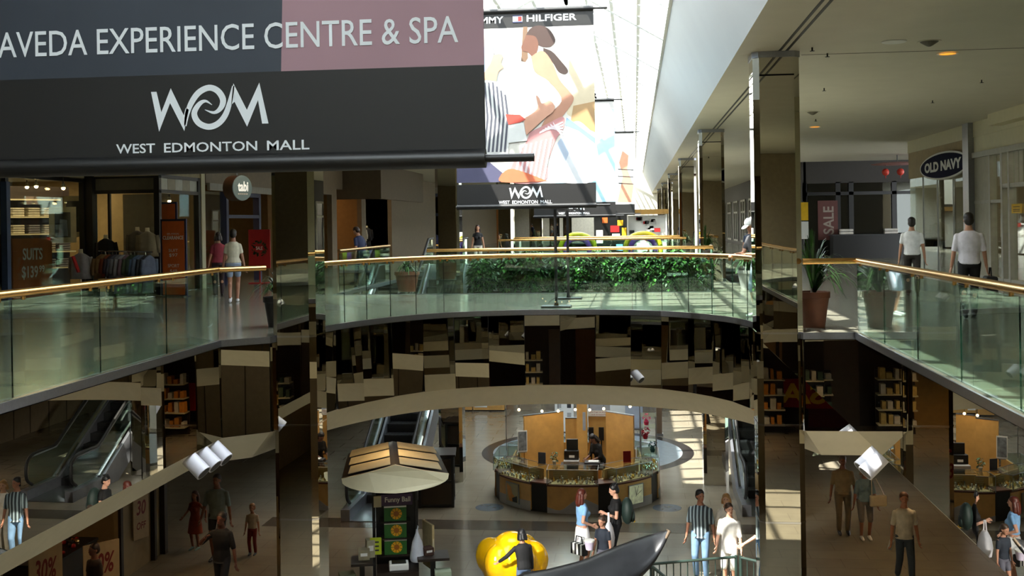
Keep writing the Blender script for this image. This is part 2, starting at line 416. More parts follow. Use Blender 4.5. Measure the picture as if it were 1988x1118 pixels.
# ------------------------------------------------------------------ glass balustrades
def balustrade(path, label, step, name='glass_balustrade', sub=True, hz=1.05, group=None, closed=False):
    """path: list of xy; glass stands .05 back from the slab edge, outwards of the opening (to the right of travel)"""
    P = [V((p[0], p[1], 0)) for p in path]
    base = P[0].copy(); t = thing(name, label, 'balustrade', base, 0, group)
    P = [p-base for p in P]
    MB().path([p+V((0, 0, hz)) for p in P], .043, 10).obj('handrail', BRASS, t, smooth=True)
    lens = [0]
    for a, b in zip(P, P[1:]): lens.append(lens[-1]+(b-a).length)
    def at(s):
        for i in range(len(P)-1):
            if s <= lens[i+1]+1e-6: return P[i].lerp(P[i+1], (s-lens[i])/max(1e-6, lens[i+1]-lens[i]))
        return P[-1].copy()
    cuts = [0]
    for i in range(1, len(P)):
        big = lens[i]-lens[i-1]
        if big > .5*step*1.0 and len(P) < 8:
            n = max(1, round(big/step)); cuts += [lens[i-1]+big*(k+1)/n for k in range(n)]
    if len(cuts) == 1:
        n = max(1, round(lens[-1]/step)); cuts = [lens[-1]*k/n for k in range(n+1)]
    for s0, s1 in zip(cuts, cuts[1:]):
        a, b = at(s0), at(s1); d = b-a; L = d.length
        q = MB(); q.k = 0; q.box(-L/2+.004, L/2-.004, -.006, .006, .02, hz-.06)
        for f in range(6): q.mi[f] = 0 if f in (2, 4) else 1
        o = q.obj('glass_panel', [GLASS, GEDGE], t, recalc=False); o.location = (a+b)/2; o.rotation_euler = (0, 0, math.atan2(d.y, d.x))
        if sub:
            for pz in (a.lerp(b, .12), a.lerp(b, .88)):
                MB().cyl((0, 0, hz-.075), (0, 0, hz-.035), .022, n=8).obj('rail_bracket', BRASS, t, loc=pz)
    return t
balustrade([(-6.14, 1.2), (-6.14, 15.4), (-5.56, 15.84)], 'long straight glass balustrade with brass rail along the left gallery', 1.75)
balustrade([(2.44, 16.24), (3.22, 16.24), (3.22, 1.2)][::-1], 'long straight glass balustrade with brass rail along the right gallery', 1.7)
balustrade([(p.x, p.y+.0) for p in CURVE], 'curved glass balustrade with brass rail round the end of the opening', .62)
balustrade([(-4.95, 25.5), (1.80, 25.5), (1.80, 26.3)], 'glass balustrade with brass rail in front of the green shrubs', 1.5)
balustrade([(-7.36, 26.4), (-7.36, 32)], 'glass balustrade on the left beyond the bridge, beside the potted plant', 2.2, sub=False)
balustrade([(-5.0, 39.6), (1.85, 39.6)], 'distant glass balustrade with brass rail behind the green shrubs', 1.7, sub=False)
balustrade([(-5.0, 44.9), (1.85, 44.9)], 'farthest glass balustrade with brass rail beneath the small hanging banners', 1.7, sub=False)
# ================================================================== hanging banners
def ribbon(pts, n=5):
    """pts: (x,y,width) -> polygon outline of a brush stroke"""
    c = catmull([(p[0], p[1], 0) for p in pts], n); ws = catmull([(p[2], 0, 0) for p in pts], n)
    L = []; Rr = []
    for i, p in enumerate(c):
        d = (c[min(i+1, len(c)-1)]-c[max(i-1, 0)]).normalized(); nn = V((-d.y, d.x, 0))*ws[i].x/2
        L.append(p+nn); Rr.append(p-nn)
    return L, Rr
def mall_logo(box, fn, parent, d):
    """the wave monogram, outlines read off the banner, fitted in box"""
    X0, X1, Y0, Y1 = 967, 1657, 510, 790
    def g(x, y): return fn(box[0]+(x-X0)/(X1-X0)*(box[1]-box[0]), box[3]-(y-Y0)/(Y1-Y0)*(box[3]-box[2]), d)
    mb = MB()
    def tri(poly): mb.add([g(*p) for p in poly], [tuple(range(len(poly)))])
    tri([(967, 547), (1000, 547), (1027, 672), (1012, 790)]); tri([(1012, 790), (1027, 672), (1085, 528), (1080, 618)])
    tri([(1080, 618), (1085, 528), (1160, 695), (1162, 790)]); tri([(1162, 790), (1160, 695), (1172, 650), (1190, 660)])
    for st in ([(1168, 760, 14), (1180, 690, 26), (1205, 622, 33), (1250, 560, 36), (1310, 532, 36), (1362, 552, 36), (1393, 605, 36), (1380, 655, 30), (1340, 683, 18), (1285, 664, 3)],
               [(1328, 636, 3), (1290, 612, 16), (1252, 630, 28), (1222, 685, 34), (1247, 742, 36), (1305, 768, 36), (1362, 750, 36), (1405, 700, 34), (1432, 625, 28), (1455, 525, 14)]):
        L, Rr = ribbon(st); b = len(mb.v); n = len(L)
        mb.add([g(p.x, p.y) for p in L]+[g(p.x, p.y) for p in Rr], [(i, i+1, n+i+1, n+i) for i in range(n-1)])
    tri([(1455, 510), (1462, 620), (1440, 640)]); tri([(1455, 510), (1532, 672), (1532, 773), (1460, 620)])
    tri([(1532, 773), (1532, 672), (1607, 510), (1598, 615)]); tri([(1607, 510), (1657, 757), (1620, 757), (1598, 615)])
    return mb.obj('logo', LETTER, parent, recalc=False)
def banner(loc, W, H, bandh, label, top=None):
    """cloth hung from a top rod, weighted by a bottom rod; origin at the bottom centre"""
    t = thing('hanging_banner', label, 'banner', loc, 0, 'banners hung along the mall')
    mb = MB(); mb.box(-W/2, W/2, -.004, .004, .02, bandh); mb.obj('logo_band', mat('banner_black', (.042, .039, .042), .55, noise=.05), t)
    for nm, z in (('bottom_rod', 0.0), ('top_rod', H)):
        q = MB(); q.cyl((-W/2-.02, 0, z), (W/2+.245, 0, z), .022, n=10)
        q.cyl((-W/2, 0, z), (W/2, 0, z), .05, n=10); q.obj(nm, BLACK, t, smooth=True)
    q = MB()
    for x in (-W/2+.1, 0, W/2-.1): q.cyl((x, 0, H), (x, 0, 6.7-loc[2]), .006, n=5)
    q.obj('hanging_wire', STEEL, t)
    return t
fnb = lambda u, v, d: (u, -.004-d, v)
def mall_name(b, parent, bold):
    for w_, a0, a1 in (('WEST', 0, .205), ('EDMONTON', .252, .734), ('MALL', .784, 1)):
        text_mesh(w_, (b[0]+(b[1]-b[0])*a0, b[0]+(b[1]-b[0])*a1, b[2], b[3]), fnb, LETTER, 'lettering', parent, bold=bold)
# nearest banner
A = banner((-2.065, 5.4, 2.0), 2.65, 3.6, .47, 'big dark banner with spa lettering hanging nearest the camera')
mb = MB(); mb.k = 0; mb.add([(-1.325, -.004, .47), (.27, -.004, .47), (.37, -.004, 3.55), (-1.325, -.004, 3.55)], [(0, 1, 2, 3)])
mb.k = 1; mb.add([(.27, -.004, .47), (1.325, -.004, .47), (1.325, -.004, 3.55), (.37, -.004, 3.55)], [(0, 1, 2, 3)])
mb.k = 0; mb.add([(-1.325, .004, .47), (1.325, .004, .47), (1.325, .004, 3.55), (-1.325, .004, 3.55)], [(3, 2, 1, 0)])
mb.obj('printed_picture', [mat('banner_slate', (.18, .21, .255), .6, noise=.22, nscale=.8), mat('banner_rose', (.60, .47, .51), .6, noise=.10, nscale=.8)], A, recalc=False)
text_mesh('AVEDA EXPERIENCE CENTRE & SPA', (-1.275, 1.195, .587, .722), fnb, LETTER, parent=A, bold=.004)
mall_logo((-.43, .20, .175, .415), fnb, A, .003)
mall_name((-.625, .415, .065, .115), A, .012)
# second banner: fashion picture
B = banner((-1.905, 19.1, 1.97), 2.48, 3.47, .40, 'banner with a picture of two embracing people in sunlight')
pic = MB(); pm = []
def pcol(rgb):
    rgb = tuple(c*.86 for c in rgb); m = mat('print_%02x%02x%02x' % tuple(int(c*255) for c in rgb), rgb, .6, noise=.06, nscale=5)
    if m not in pm: pm.append(m)
    return pm.index(m)
lay = [0]
def gp(x, y, d=0):   # picture pixels of the enlarged view to banner metres
    return (-1.24+(x+35)/720*2.48, -.004-d, 3.47-(y-58)/1012*3.45)
def shape(rgb, pts):
    lay[0] += 1; pic.k = pcol(rgb); pic.flat([(p[0], p[1]) for p in pts], gp, .0006*lay[0])
def smooth_shape(rgb, pts): 
    c = catmull([(p[0], p[1], 0) for p in pts]+[(pts[0][0], pts[0][1], 0)], 4)[:-1]; shape(rgb, [(p.x, p.y) for p in c])
shape((.90, .89, .85), [(-35, 142), (685, 142), (685, 948), (-35, 948)])
shape((.83, .86, .84), [(-35, 390), (330, 385), (330, 560), (-35, 560)])
shape((.86, .80, .68), [(560, 300), (600, 300), (685, 430), (685, 720), (540, 600)])
shape((.72, .58, .40), [(575, 560), (685, 540), (685, 700), (560, 640)])
shape((.30, .30, .42), [(-35, 835), (130, 835), (260, 948), (-35, 948)])
shape((.45, .34, .25), [(322, 142), (345, 142), (345, 330), (310, 320)])
smooth_shape((.93, .95, .97), [(440, 950), (470, 840), (520, 700), (585, 640), (640, 670), (685, 745), (685, 948)])
smooth_shape((.72, .78, .86), [(420, 948), (470, 790), (520, 720), (560, 760), (530, 850), (480, 948)])
shape((.50, .62, .80), [(540, 620), (575, 645), (685, 730), (685, 760), (600, 690), (530, 660)])
# woman
smooth_shape((.24, .15, .12), [(338, 185), (360, 152), (405, 138), (455, 158), (488, 215), (468, 248), (430, 252), (400, 240), (365, 215)])
smooth_shape((.20, .12, .09), [(425, 255), (470, 275), (510, 320), (550, 375), (535, 395), (500, 380), (470, 330), (430, 300)])
smooth_shape((.42, .26, .19), [(338, 185), (385, 195), (400, 235), (392, 275), (375, 305), (345, 275), (318, 268), (312, 245), (326, 215)])
smooth_shape((.72, .52, .42), [(360, 300), (420, 270), (470, 330), (505, 420), (560, 490), (577, 530), (530, 600), (460, 680), (420, 740), (395, 700), (440, 610), (515, 535), (470, 450), (400, 400), (360, 350)])
smooth_shape((.97, .97, .95), [(330, 330), (360, 300), (380, 380), (450, 430), (480, 500), (470, 590), (400, 610), (320, 600), (290, 480)])
smooth_shape((.78, .55, .55), [(350, 690), (440, 650), (520, 615), (525, 670), (480, 740), (440, 850), (420, 948), (240, 948), (260, 850), (320, 760)])
for k in range(7): shape((.93, .88, .90), [(300+k*26, 760-k*6), (310+k*26, 760-k*6), (270+k*25, 948), (258+k*25, 948)])
for k in range(6): shape((.92, .86, .88), [(400+k*14, 690-k*10), (520, 640+k*16), (520, 648+k*16), (400+k*14, 700-k*10)])
smooth_shape((.88, .45, .30), [(200, 905), (260, 880), (420, 940), (420, 948), (200, 948)])
# man
smooth_shape((.80, .60, .48), [(140, 300), (190, 280), (215, 290), (205, 325), (218, 350), (190, 375), (170, 440), (115, 440), (115, 370)])
smooth_shape((.62, .74, .90), [(105, 250), (150, 228), (165, 250), (150, 310), (118, 375), (80, 360), (85, 290)])
shape((.90, .93, .97), [(150, 228), (172, 270), (150, 330), (118, 375), (140, 310)])
shape((.86, .87, .86), [(-20, 400), (110, 412), (185, 425), (230, 490), (265, 590), (320, 650), (335, 735), (240, 745), (235, 800), (-20, 800)])
for k in range(11):
    x = 10+k*21
    shape((.30, .31, .36), [(x, 425+max(0, k-7)*22), (x+9, 428+max(0, k-7)*22), (x+22, 610), (x+4, 790), (x-7, 790), (x+12, 610)])
smooth_shape((.80, .60, .50), [(320, 620), (390, 570), (385, 505), (400, 515), (415, 545), (455, 530), (480, 560), (470, 590), (430, 620), (350, 690), (330, 700)])
shape((.70, .25, .20), [(225, 595), (300, 600), (330, 625), (300, 640), (240, 650)])
pic.obj('printed_picture', pm, B, recalc=False)
mb = MB(); mb.box(-1.24, 1.24, -.005, .004, 3.17, 3.47); mb.obj('title_band', MT['banner_black'], B)
fb2 = lambda u, v, d: (u, -.006-d, v)
text_mesh('TOMMY', (-1.05, -.36, 3.26, 3.38), fb2, LETTER, 'lettering', B, bold=.015)
text_mesh('HILFIGER', (.06, .94, 3.27, 3.39), fb2, LETTER, 'lettering', B, bold=.015)
q = MB(); q.k = 0; q.box(-.19, -.02, -.010, -.006, 3.26, 3.39); q.k = 1; q.box(-.10, -.03, -.0115, -.010, 3.285, 3.365); q.k = 2; q.box(-.19, -.02, -.0118, -.0101, 3.26, 3.28); q.box(-.19, -.02, -.0118, -.0101, 3.37, 3.39)
q.obj('flag_emblem', [INKW, REDP, NAVYM], B)
mall_logo((-.30, .30, .13, .36), fnb, B, .003)
mall_name((-.49, .46, .045, .105), B, .015)
# third and fourth banner
C3 = banner((-1.80, 32.8, 1.86), 2.48, 3.5, .42, 'pale blue banner partly hidden behind the sunlit picture banner')
mb = MB(); mb.k = 0; mb.box(-1.24, 1.24, -.004, .004, .42, 3.2); mb.k = 1; mb.add([(-1.24, -.006, .42), (1.24, -.006, 2.7), (1.24, -.006, 3.1), (-1.24, -.006, 1.2)], [(0, 1, 2, 3)])
mb.k = 2; mb.box(-1.24, 1.24, -.006, .004, 3.2, 3.5)
mb.obj('printed_picture', [mat('print_paleblue', (.66, .83, .92), .6), mat('print_white', (.92, .95, .97), .6), GREYM], C3)
mall_logo((-.30, .30, .16, .39), fnb, C3, .003); mall_name((-.49, .46, .06, .12), C3, .015)
C4 = banner((-1.22, 46.5, 2.0), 2.48, 3.5, .42, 'most distant banner with a sunlit portrait, small beside the skylight edge')
mb = MB(); mb.k = 0; mb.box(-1.24, 1.24, -.004, .004, .42, 3.5)
mb.k = 1; mb.flat([(.5, .5), (1.1, .5), (1.2, 1.2), (.95, 1.9), (1.0, 2.5), (.75, 2.7), (.6, 2.2), (.75, 1.6)], fnb, .002)
mb.k = 2
for k in range(3): mb.flat([(.55, 1.3+k*.3), (1.2, 1.25+k*.3), (1.2, 1.29+k*.3), (.55, 1.34+k*.3)], fnb, .004)
mb.obj('printed_picture', [mat('print_offwhite', (.88, .88, .86), .6), mat('print_skin', (.76, .55, .44), .6), DKGREY], C4)

# ================================================================== people
def remesh(mb, voxel, sm=3, name='body'):
    me = mb.mesh(name, []); o = bpy.data.objects.new('tmp', me); COL.objects.link(o)
    m = o.modifiers.new('r', 'REMESH'); m.mode = 'VOXEL'; m.voxel_size = voxel
    s = o.modifiers.new('s', 'SMOOTH'); s.factor = .5; s.iterations = sm
    dg = bpy.context.evaluated_depsgraph_get()
    r = bpy.data.meshes.new_from_object(o.evaluated_get(dg)); bpy.data.objects.remove(o, do_unlink=True)
    r.name = name
    for p in r.polygons: p.use_smooth = True
    return r
def ell(mb, rs, M4, n=14):
    """rs: list (z, rx, ry, yoff) stacked rings through a matrix"""
    mb.rings([[M4 @ V((rx*math.cos(2*PI*j/n), yo+ry*math.sin(2*PI*j/n), z)) for j in range(n)] for z, rx, ry, yo in rs])
def caps(mb, p0, r0, p1, r1):
    mb.cyl(p0, p1, r0, r1, n=10); mb.sph(p0, r0, 10, 6); mb.sph(p1, r1, 10, 6)
def ik(A, T, l1, l2, pole):
    A = V(A); T = V(T); d = T-A; L = min(d.length, (l1+l2)*.998); d.normalize(); T = A+d*L
    x = (l1*l1-l2*l2+L*L)/(2*L); h = math.sqrt(max(0, l1*l1-x*x))
    p = V(pole); p = (p-d*p.dot(d)); p = p.normalized() if p.length > 1e-4 else V((0, 1, 0))
    return A+d*x+p*h, T
SKINS = {}
def skin(rgb): return mat('skin_%02x%02x%02x' % tuple(int(c*255) for c in rgb), rgb, .55, noise=.05, nscale=8)
def cloth(rgb): return mat('cloth_%02x%02x%02x' % tuple(int(c*255) for c in rgb), rgb, .8, noise=.14, nscale=9)
def stripes(name, a, b, scale):
    m = bpy.data.materials.new(name); m.use_nodes = True; t = m.node_tree; p = t.nodes['Principled BSDF']
    tc = t.nodes.new('ShaderNodeTexCoord'); wv = t.nodes.new('ShaderNodeTexWave'); wv.inputs['Scale'].default_value = scale; wv.bands_direction = 'X'
    rp = t.nodes.new('ShaderNodeValToRGB'); rp.color_ramp.elements[0].color = (*lin(a), 1); rp.color_ramp.elements[1].color = (*lin(b), 1)
    rp.color_ramp.elements[0].position = .55; rp.color_ramp.elements[1].position = .7
    t.links.new(tc.outputs['Object'], wv.inputs['Vector']); t.links.new(wv.outputs['Fac'], rp.inputs['Fac']); t.links.new(rp.outputs['Color'], p.inputs['Base Color'])
    p.inputs['Roughness'].default_value = .8; return m
def person(label, loc, yaw, h=1.75, fem=False, sk=(.72, .53, .42), hair=(.10, .07, .05), hs='short', shirt=(.8, .8, .8), sleeve=.6, hem=.92, legs=('trousers', (.15, .15, .18)),
           shoe=(.1, .1, .1), hands=None, feet=None, lean=0, nod=0, turn=0, cap=None, headk=1.0, wide=1.0, shirt_m=None, seat=None, smat=None):
    t = thing('person', label, 'person', loc, rad(yaw)); s = h/1.75
    S = M.Scale(s, 4)
    pz = .93 if seat is None else seat/s
    piv = V((0, 0, pz)); T = S @ M.Translation(piv) @ M.Rotation(rad(-lean), 4, 'X') @ M.Translation(-piv)
    dz = pz-.93
    hw, ww, cw, sw = (.172, .122, .145, .155) if fem else (.158, .142, .168, .185)
    hw, ww, cw, sw = [q*wide for q in (hw, ww, cw, sw)]
    D = M.Translation((0, 0, dz))
    TT = T @ D
    tor = [(.86, hw*.8, .10, 0), (.93, hw, .112, -.01), (1.08, ww, .095*wide, 0), (1.25, cw, .112*wide, .0), (1.36, cw*1.0, .105, -.005), (1.425, cw*.78, .085, -.01), (1.475, .066, .062, -.01), (1.56, .052, .056, .005)]
    body = MB(); ell(body, tor, TT)
    if fem:
        for x in (-.07, .07): body.sph(TT @ V((x, .085, 1.24)), .062*s, 10, 7)
    # head
    hc = V((0, .02, 1.635)); HT = TT @ M.Translation((0, .0, 1.53)) @ M.Rotation(rad(turn), 4, 'Z') @ M.Rotation(rad(-nod), 4, 'X') @ M.Scale(headk, 4) @ M.Translation((0, 0, -1.53))
    def hs_(c, r, n=14, m=10, tgt=body):
        k = len(tgt.v); tgt.sph(c, r, n, m)
        for i in range(k, len(tgt.v)): tgt.v[i] = tuple(HT @ V(tgt.v[i]))
    hs_((0, .012, 1.655), (.074, .093, .096)); hs_((0, .045, 1.595), (.055, .058, .062)); hs_((0, .07, 1.562), (.03, .03, .022))
    hs_((0, .108, 1.618), (.013, .022, .016), 8, 6); hs_((0, .103, 1.640), (.009, .014, .028), 8, 6)
    for x in (-.075, .075): hs_((x, .0, 1.63), (.012, .02, .03), 8, 6)
    # arms
    hz = .80
    hands = hands or [(-.255*wide, .04, .84), (.255*wide, .04, .84)]
    sh = MB(); armp = []
    for i, sx in enumerate((-1, 1)):
        A_ = TT @ V((sx*sw*.95, -.005, 1.372)); Hd = S @ V(hands[i])
        E_, W_ = ik(A_, Hd, .285*s, .255*s, (sx*.35, -1, -.25))
        caps(body, A_, .05*s, E_, .038*s); caps(body, E_, .038*s, W_, .026*s)
        d = (W_-E_).normalized(); armp.append((A_, E_, W_, d))
    # legs
    feet = feet or [(-.095, 0, 0), (.095, .02, 0)]
    legp = []
    for i, sx in enumerate((-1, 1)):
        Hp = S @ V((sx*hw*.55, -.005, .92+dz)); Ft = S @ V((feet[i][0], feet[i][1]-.02, feet[i][2]+.085))
        K_, An = ik(Hp, Ft, .435*s, .42*s, (sx*.08, 1, 0))
        caps(body, Hp, .082*s*wide, K_, .054*s); caps(body, K_, .054*s, An, .037*s)
        cm = K_.lerp(An, .28)-V((0, .02*s, 0)); body.sph(cm, (.05*s, .052*s, .09*s), 10, 7)
        legp.append((Hp, K_, An))
    me = remesh(body, .0125*max(.75, s), 3)
    # hands with five separate fingers, rooted in the wrists
    hb = MB()
    for (A_, E_, W_, d), sx in zip(armp, (-1, 1)):
        side = V((0, 1, 0)) - d*V((0, 1, 0)).dot(d)
        side = side.normalized() if side.length > .2 else V((1, 0, 0)); nrm = d.cross(side)*(-sx)
        k = s*.98
        rs = []
        for q, wd, th in ((-.01, .024, .02), (.03, .036, .017), (.075, .041, .015), (.092, .036, .011)):
            rs.append([W_+d*q*k+side*wd*k*math.cos(2*PI*j/10)+nrm*th*k*math.sin(2*PI*j/10) for j in range(10)])
        hb.rings(rs)
        for f, (off, ln) in enumerate(((.031, .068), (.011, .078), (-.010, .073), (-.030, .056))):
            b0 = W_+d*.085*k+side*off*k; b1 = b0+d*ln*.5*k-nrm*.006*k; b2 = b1+d*ln*.32*k-nrm*.018*k; b3 = b2+d*ln*.18*k-nrm*.018*k
            hb.path([b0, b1, b2, b3], [.0085*k, .0085*k, .0075*k, .005*k], 6)
        b0 = W_+d*.03*k+side*.034*k; b1 = b0+d*.03*k+side*.026*k-nrm*.008*k; b2 = b1+d*.03*k+side*.006*k-nrm*.01*k
        hb.path([b0, b1, b2], [.012*k, .0105*k, .007*k], 6)
    b = bmesh.new(); b.from_mesh(me); hm = hb.mesh('h', [], smooth='all'); b.from_mesh(hm); b.to_mesh(me); b.free(); bpy.data.meshes.remove(hm)
    for p in me.polygons: p.use_smooth = True
    me.materials.append(skin(sk)); link('body', me, t)
    # face
    dark = mat('eye_dark', (.06, .05, .05), .3)
    for x in (-.03, .03):
        e = MB(); hs_((x, .094, 1.652), (.013, .008, .007), 8, 6, e); e.obj('eye', dark, t, smooth='all')
    e = MB(); hs_((0, .098, 1.586), (.022, .008, .006), 8, 6, e); e.obj('mouth', mat('lips', (.50, .25, .22), .5), t, smooth='all')
    # hair
    hb = MB()
    if hs != 'bald':
        hs_((0, -.010, 1.690), (.087, .100, .086), tgt=hb); hs_((0, -.048, 1.635), (.084, .068, .088), tgt=hb)
        if hs in ('long', 'bob'):
            zb = 1.38 if hs == 'long' else 1.53
            for x, y in ((-.068, -.02), (.068, -.02), (-.05, -.075), (.05, -.075), (0, -.09)):
                k = len(hb.v); hb.path([(x, y, 1.66), (x*1.15, y-.012, 1.56), (x*1.1, y-.02, (1.56+zb)/2), (x*.9, y-.015, zb)], [.035, .042, .042, .016], 8)
                for i in range(k, len(hb.v)): hb.v[i] = tuple(HT @ V(hb.v[i]))
        if hs == 'spiky':
            for k in range(16):
                a = k*2.4; r = .02+.05*(k/16); c0 = (r*math.cos(a), -.02+r*math.sin(a), 1.745-.02*(k/16)); kk = len(hb.v)
                hb.cyl(c0, (c0[0]*1.5, c0[1]*1.4+.005, c0[2]+.05), .022, .006, 7)
                for i in range(kk, len(hb.v)): hb.v[i] = tuple(HT @ V(hb.v[i]))
        hm = remesh(hb, .011, 2, 'hair'); hm.materials.append(mat('hair_%02x%02x%02x' % tuple(int(c*255) for c in hair), hair, .5, noise=.3, nscale=20)); link('hair', hm, t)
    if cap:
        c = MB(); hs_((0, -.002, 1.70), (.094, .106, .075), tgt=c); k = len(c.v); c.sph((0, .13, 1.695), (.07, .075, .012), 14, 8)
        for i in range(k, len(c.v)): c.v[i] = tuple(HT @ V(c.v[i]))
        c.obj('cap', cloth(cap), t, smooth='all')
    # shirt
    g = .016
    c = MB(); rs = [(z, rx+g, ry+g, yo) for z, rx, ry, yo in tor if z > hem and z < 1.47]
    rs = [(hem, (hw if hem < 1.0 else ww)+g+.008, .118*wide+g, 0)] + rs + [(1.465, .085, .078, -.01)]
    ell(c, rs, TT)
    if fem:
        for x in (-.07, .07): c.sph(TT @ V((x, .09, 1.24)), (.068+.004)*s, 10, 7)
    for (A_, E_, W_, d) in armp:
        if sleeve <= 0: continue
        f = min(1, sleeve); q = A_.lerp(E_, f); caps(c, A_, .053*s, q, (.058-.008*f)*s)
        if sleeve > 1: caps(c, E_, .05*s, E_.lerp(W_, sleeve-1), .040*s)
    sm = remesh(c, .0145, 2, 'shirt'); sm.materials.append(smat or cloth(shirt)); link('shirt', sm, t)
    # lower clothing
    kind, lc = legs
    c = MB()
    if kind == 'skirt':
        ln = .42; zz = [(1.0, ww+.012, .105, 0), (.92, hw+.02, .125, -.005), (.75, hw+.045, .15, 0), (.92-ln, hw+.075, .18, .01)]
        ell(c, [(z+dz, a, b_, y) for z, a, b_, y in zz], S, 20); nm = 'skirt'
    elif kind == 'long_skirt':
        zz = [(1.0, ww+.012, .105, 0), (.92, hw+.02, .125, -.005), (.75, hw+.03, .14, 0), (.40, hw+.045, .16, .01)]
        ell(c, [(z+dz, a, b_, y) for z, a, b_, y in zz], S, 20); nm = 'skirt'
    else:
        f = {'trousers': 2, 'shorts': .62, 'long_shorts': 1.05}[kind]; nm = 'trousers' if f == 2 else 'shorts'
        ell(c, [(1.0+dz, ww+.01, .105*wide, 0), (.93+dz, hw+.014, .125, -.008), (.85+dz, hw*.85, .115, 0)], S)
        for Hp, K_, An in legp:
            e = Hp.lerp(K_, min(1, f)); caps(c, Hp, .094*s*wide, e, (.094-.024*min(1, f))*s)
            if f > 1: caps(c, K_, .070*s, K_.lerp(An, min(1, (f-1)*.97)), (.056 if f > 1.5 else .066)*s)
    lm = remesh(c, .0155, 2, nm); lm.materials.append(cloth(lc)); link(nm, lm, t)
    for i, (Hp, K_, An) in enumerate(legp):
        c = MB(); fx, fy, fz = [q*s for q in feet[i]]
        a = rad(-32) if fz > .02 else 0
        for y, r, z in ((-.045, .04, .042), (.0, .043, .05), (.06, .044, .04), (.12, .042, .033), (.165, .03, .026)):
            yy = y*math.cos(a); z2 = z+(-y*math.sin(a) if a else 0)-(0.0 if not a else .05)
            c.sph((fx, fy+yy*s, max(fz+z2*s, z*s)), (r*s, .05*s, z*s*.98), 10, 6)
        sm_ = remesh(c, .012, 1, 'shoe'); sm_.materials.append(mat('shoe_%02x%02x%02x' % tuple(int(q*255) for q in shoe), shoe, .5)); link('shoe', sm_, t)
    return t
def hand_item(name, label, cat, loc): return thing(name, label, cat, loc)
# ================================================================== upper level: left shops
WL = mat('shop_back_wall', (.62, .53, .36), .6)
DARKIN = mat('dark_interior', (.20, .16, .12), .7)
struct(MB().box(-22, -13.75, 14, 26.1, 2.92, CZ).box(-13.9, -13.7, 14, 26, 0, .12).box(-13.85, -11.85, 25.95, 28.7, 3.0, CZ).obj('wall_left', mat('bulkhead_cream', (.66, .61, .49), .6)))
struct(MB().box(-22.2, -19, YN, YF, 0, CZ).obj('wall_left.001', DIMW))
struct(MB().box(-19, -13.8, 13.8, 14, 0, 3).box(-19, -18.8, 14, 40, 0, 3.4).obj('wall_left.002', WL))
struct(MB().box(-14.6, -11.9, 28.72, 28.85, 0, CZ).obj('wall_left.008', WL)); struct(MB().box(-19, -14.5, 31, 31.1, 0, CZ).obj('wall_left.009', WL))
struct(MB().box(-19, -13.9, 14, 26, 3.25, 3.35).box(-19, -12, 26, 31, 3.25, 3.35).obj('ceiling.004', mat('shop_ceiling', (.68, .62, .48), .7)))
g = MB().box(-13.81, -13.79, 16, 25.8, .12, 2.92).obj('window_3', PANE); struct(g)
fr = MB()
for y in (16, 19.2, 22.45, 25.85): fr.box(-13.87, -13.74, y-.06, y+.06, 0, 2.95)
fr.box(-13.86, -13.75, 16, 26, 2.86, 2.96); fr.box(-13.9, -13.55, 25.85, 26.1, 0, 3.05); fr.obj('window_frame', BLACK, g)
MB().box(-13.74, -13.60, 22.2, 22.34, 0, 2.75).obj('blue_post', mat('slate_blue', (.25, .32, .45), .5), g)
g = MB().box(-13.55, -12.0, 26.04, 26.06, 0, 2.6).obj('window_4', PANE); struct(g)
fr = MB(); fr.box(-13.6, -11.84, 25.97, 26.1, 2.57, 2.66); fr.box(-13.6, -11.84, 25.97, 26.1, 2.95, 3.05); fr.box(-11.98, -11.84, 25.96, 26.1, 0, 3.05); fr.box(-13.22, -13.16, 26, 26.08, 0, 2.6)
fr.box(-13.6, -11.9, 25.98, 26.1, 0, .1); fr.obj('window_frame', BLACK, g)
MB().box(-13.6, -11.9, 26.03, 26.08, 2.66, 2.95).obj('transom_panel', mat('frosted_grey', (.42, .40, .34), .4), g)
MB().box(-13.6, -12.3, 27.6, 27.65, 0, 2.6).obj('display_backdrop', mat('backdrop_grey', (.42, .39, .33), .7), g)
g = MB().box(-11.91, -11.89, 26.1, 28.45, 0, 2.6).obj('window_5', PANE); struct(g)
fr = MB(); fr.box(-11.96, -11.84, 26.0, 28.5, 2.57, 2.66); fr.box(-11.96, -11.84, 26, 28.5, 2.95, 3.04); fr.box(-11.98, -11.83, 28.42, 28.6, 0, 3.04); fr.obj('window_frame', BLACK, g)
tp = MB()
for k in range(5): tp.k = k % 2; tp.box(-11.92, -11.88, 26.1+k*.465, 26.1+(k+1)*.465-.01, 2.66, 2.95)
tp.obj('transom_panel', [mat('frosted_white', (.80, .80, .76), .4), mat('frosted_tan', (.66, .62, .52), .4)], g)
MB().box(-12.0, -11.80, 28.55, 28.80, 0, CZ).obj('trim_23', CREAM); struct(bpy.data.objects['trim_23'])
area_lamp('shop_lamp', (-15.8, 22.5, 3.2), 4, 130, (1, .74, .42), sy=6); area_lamp('shop_lamp', (-16.2, 28.0, 3.2), 3, 120, (1, .74, .42), sy=3)
area_lamp('shop_lamp', (-12.6, 27, 3.2), 1.2, 6, (1, .75, .45))
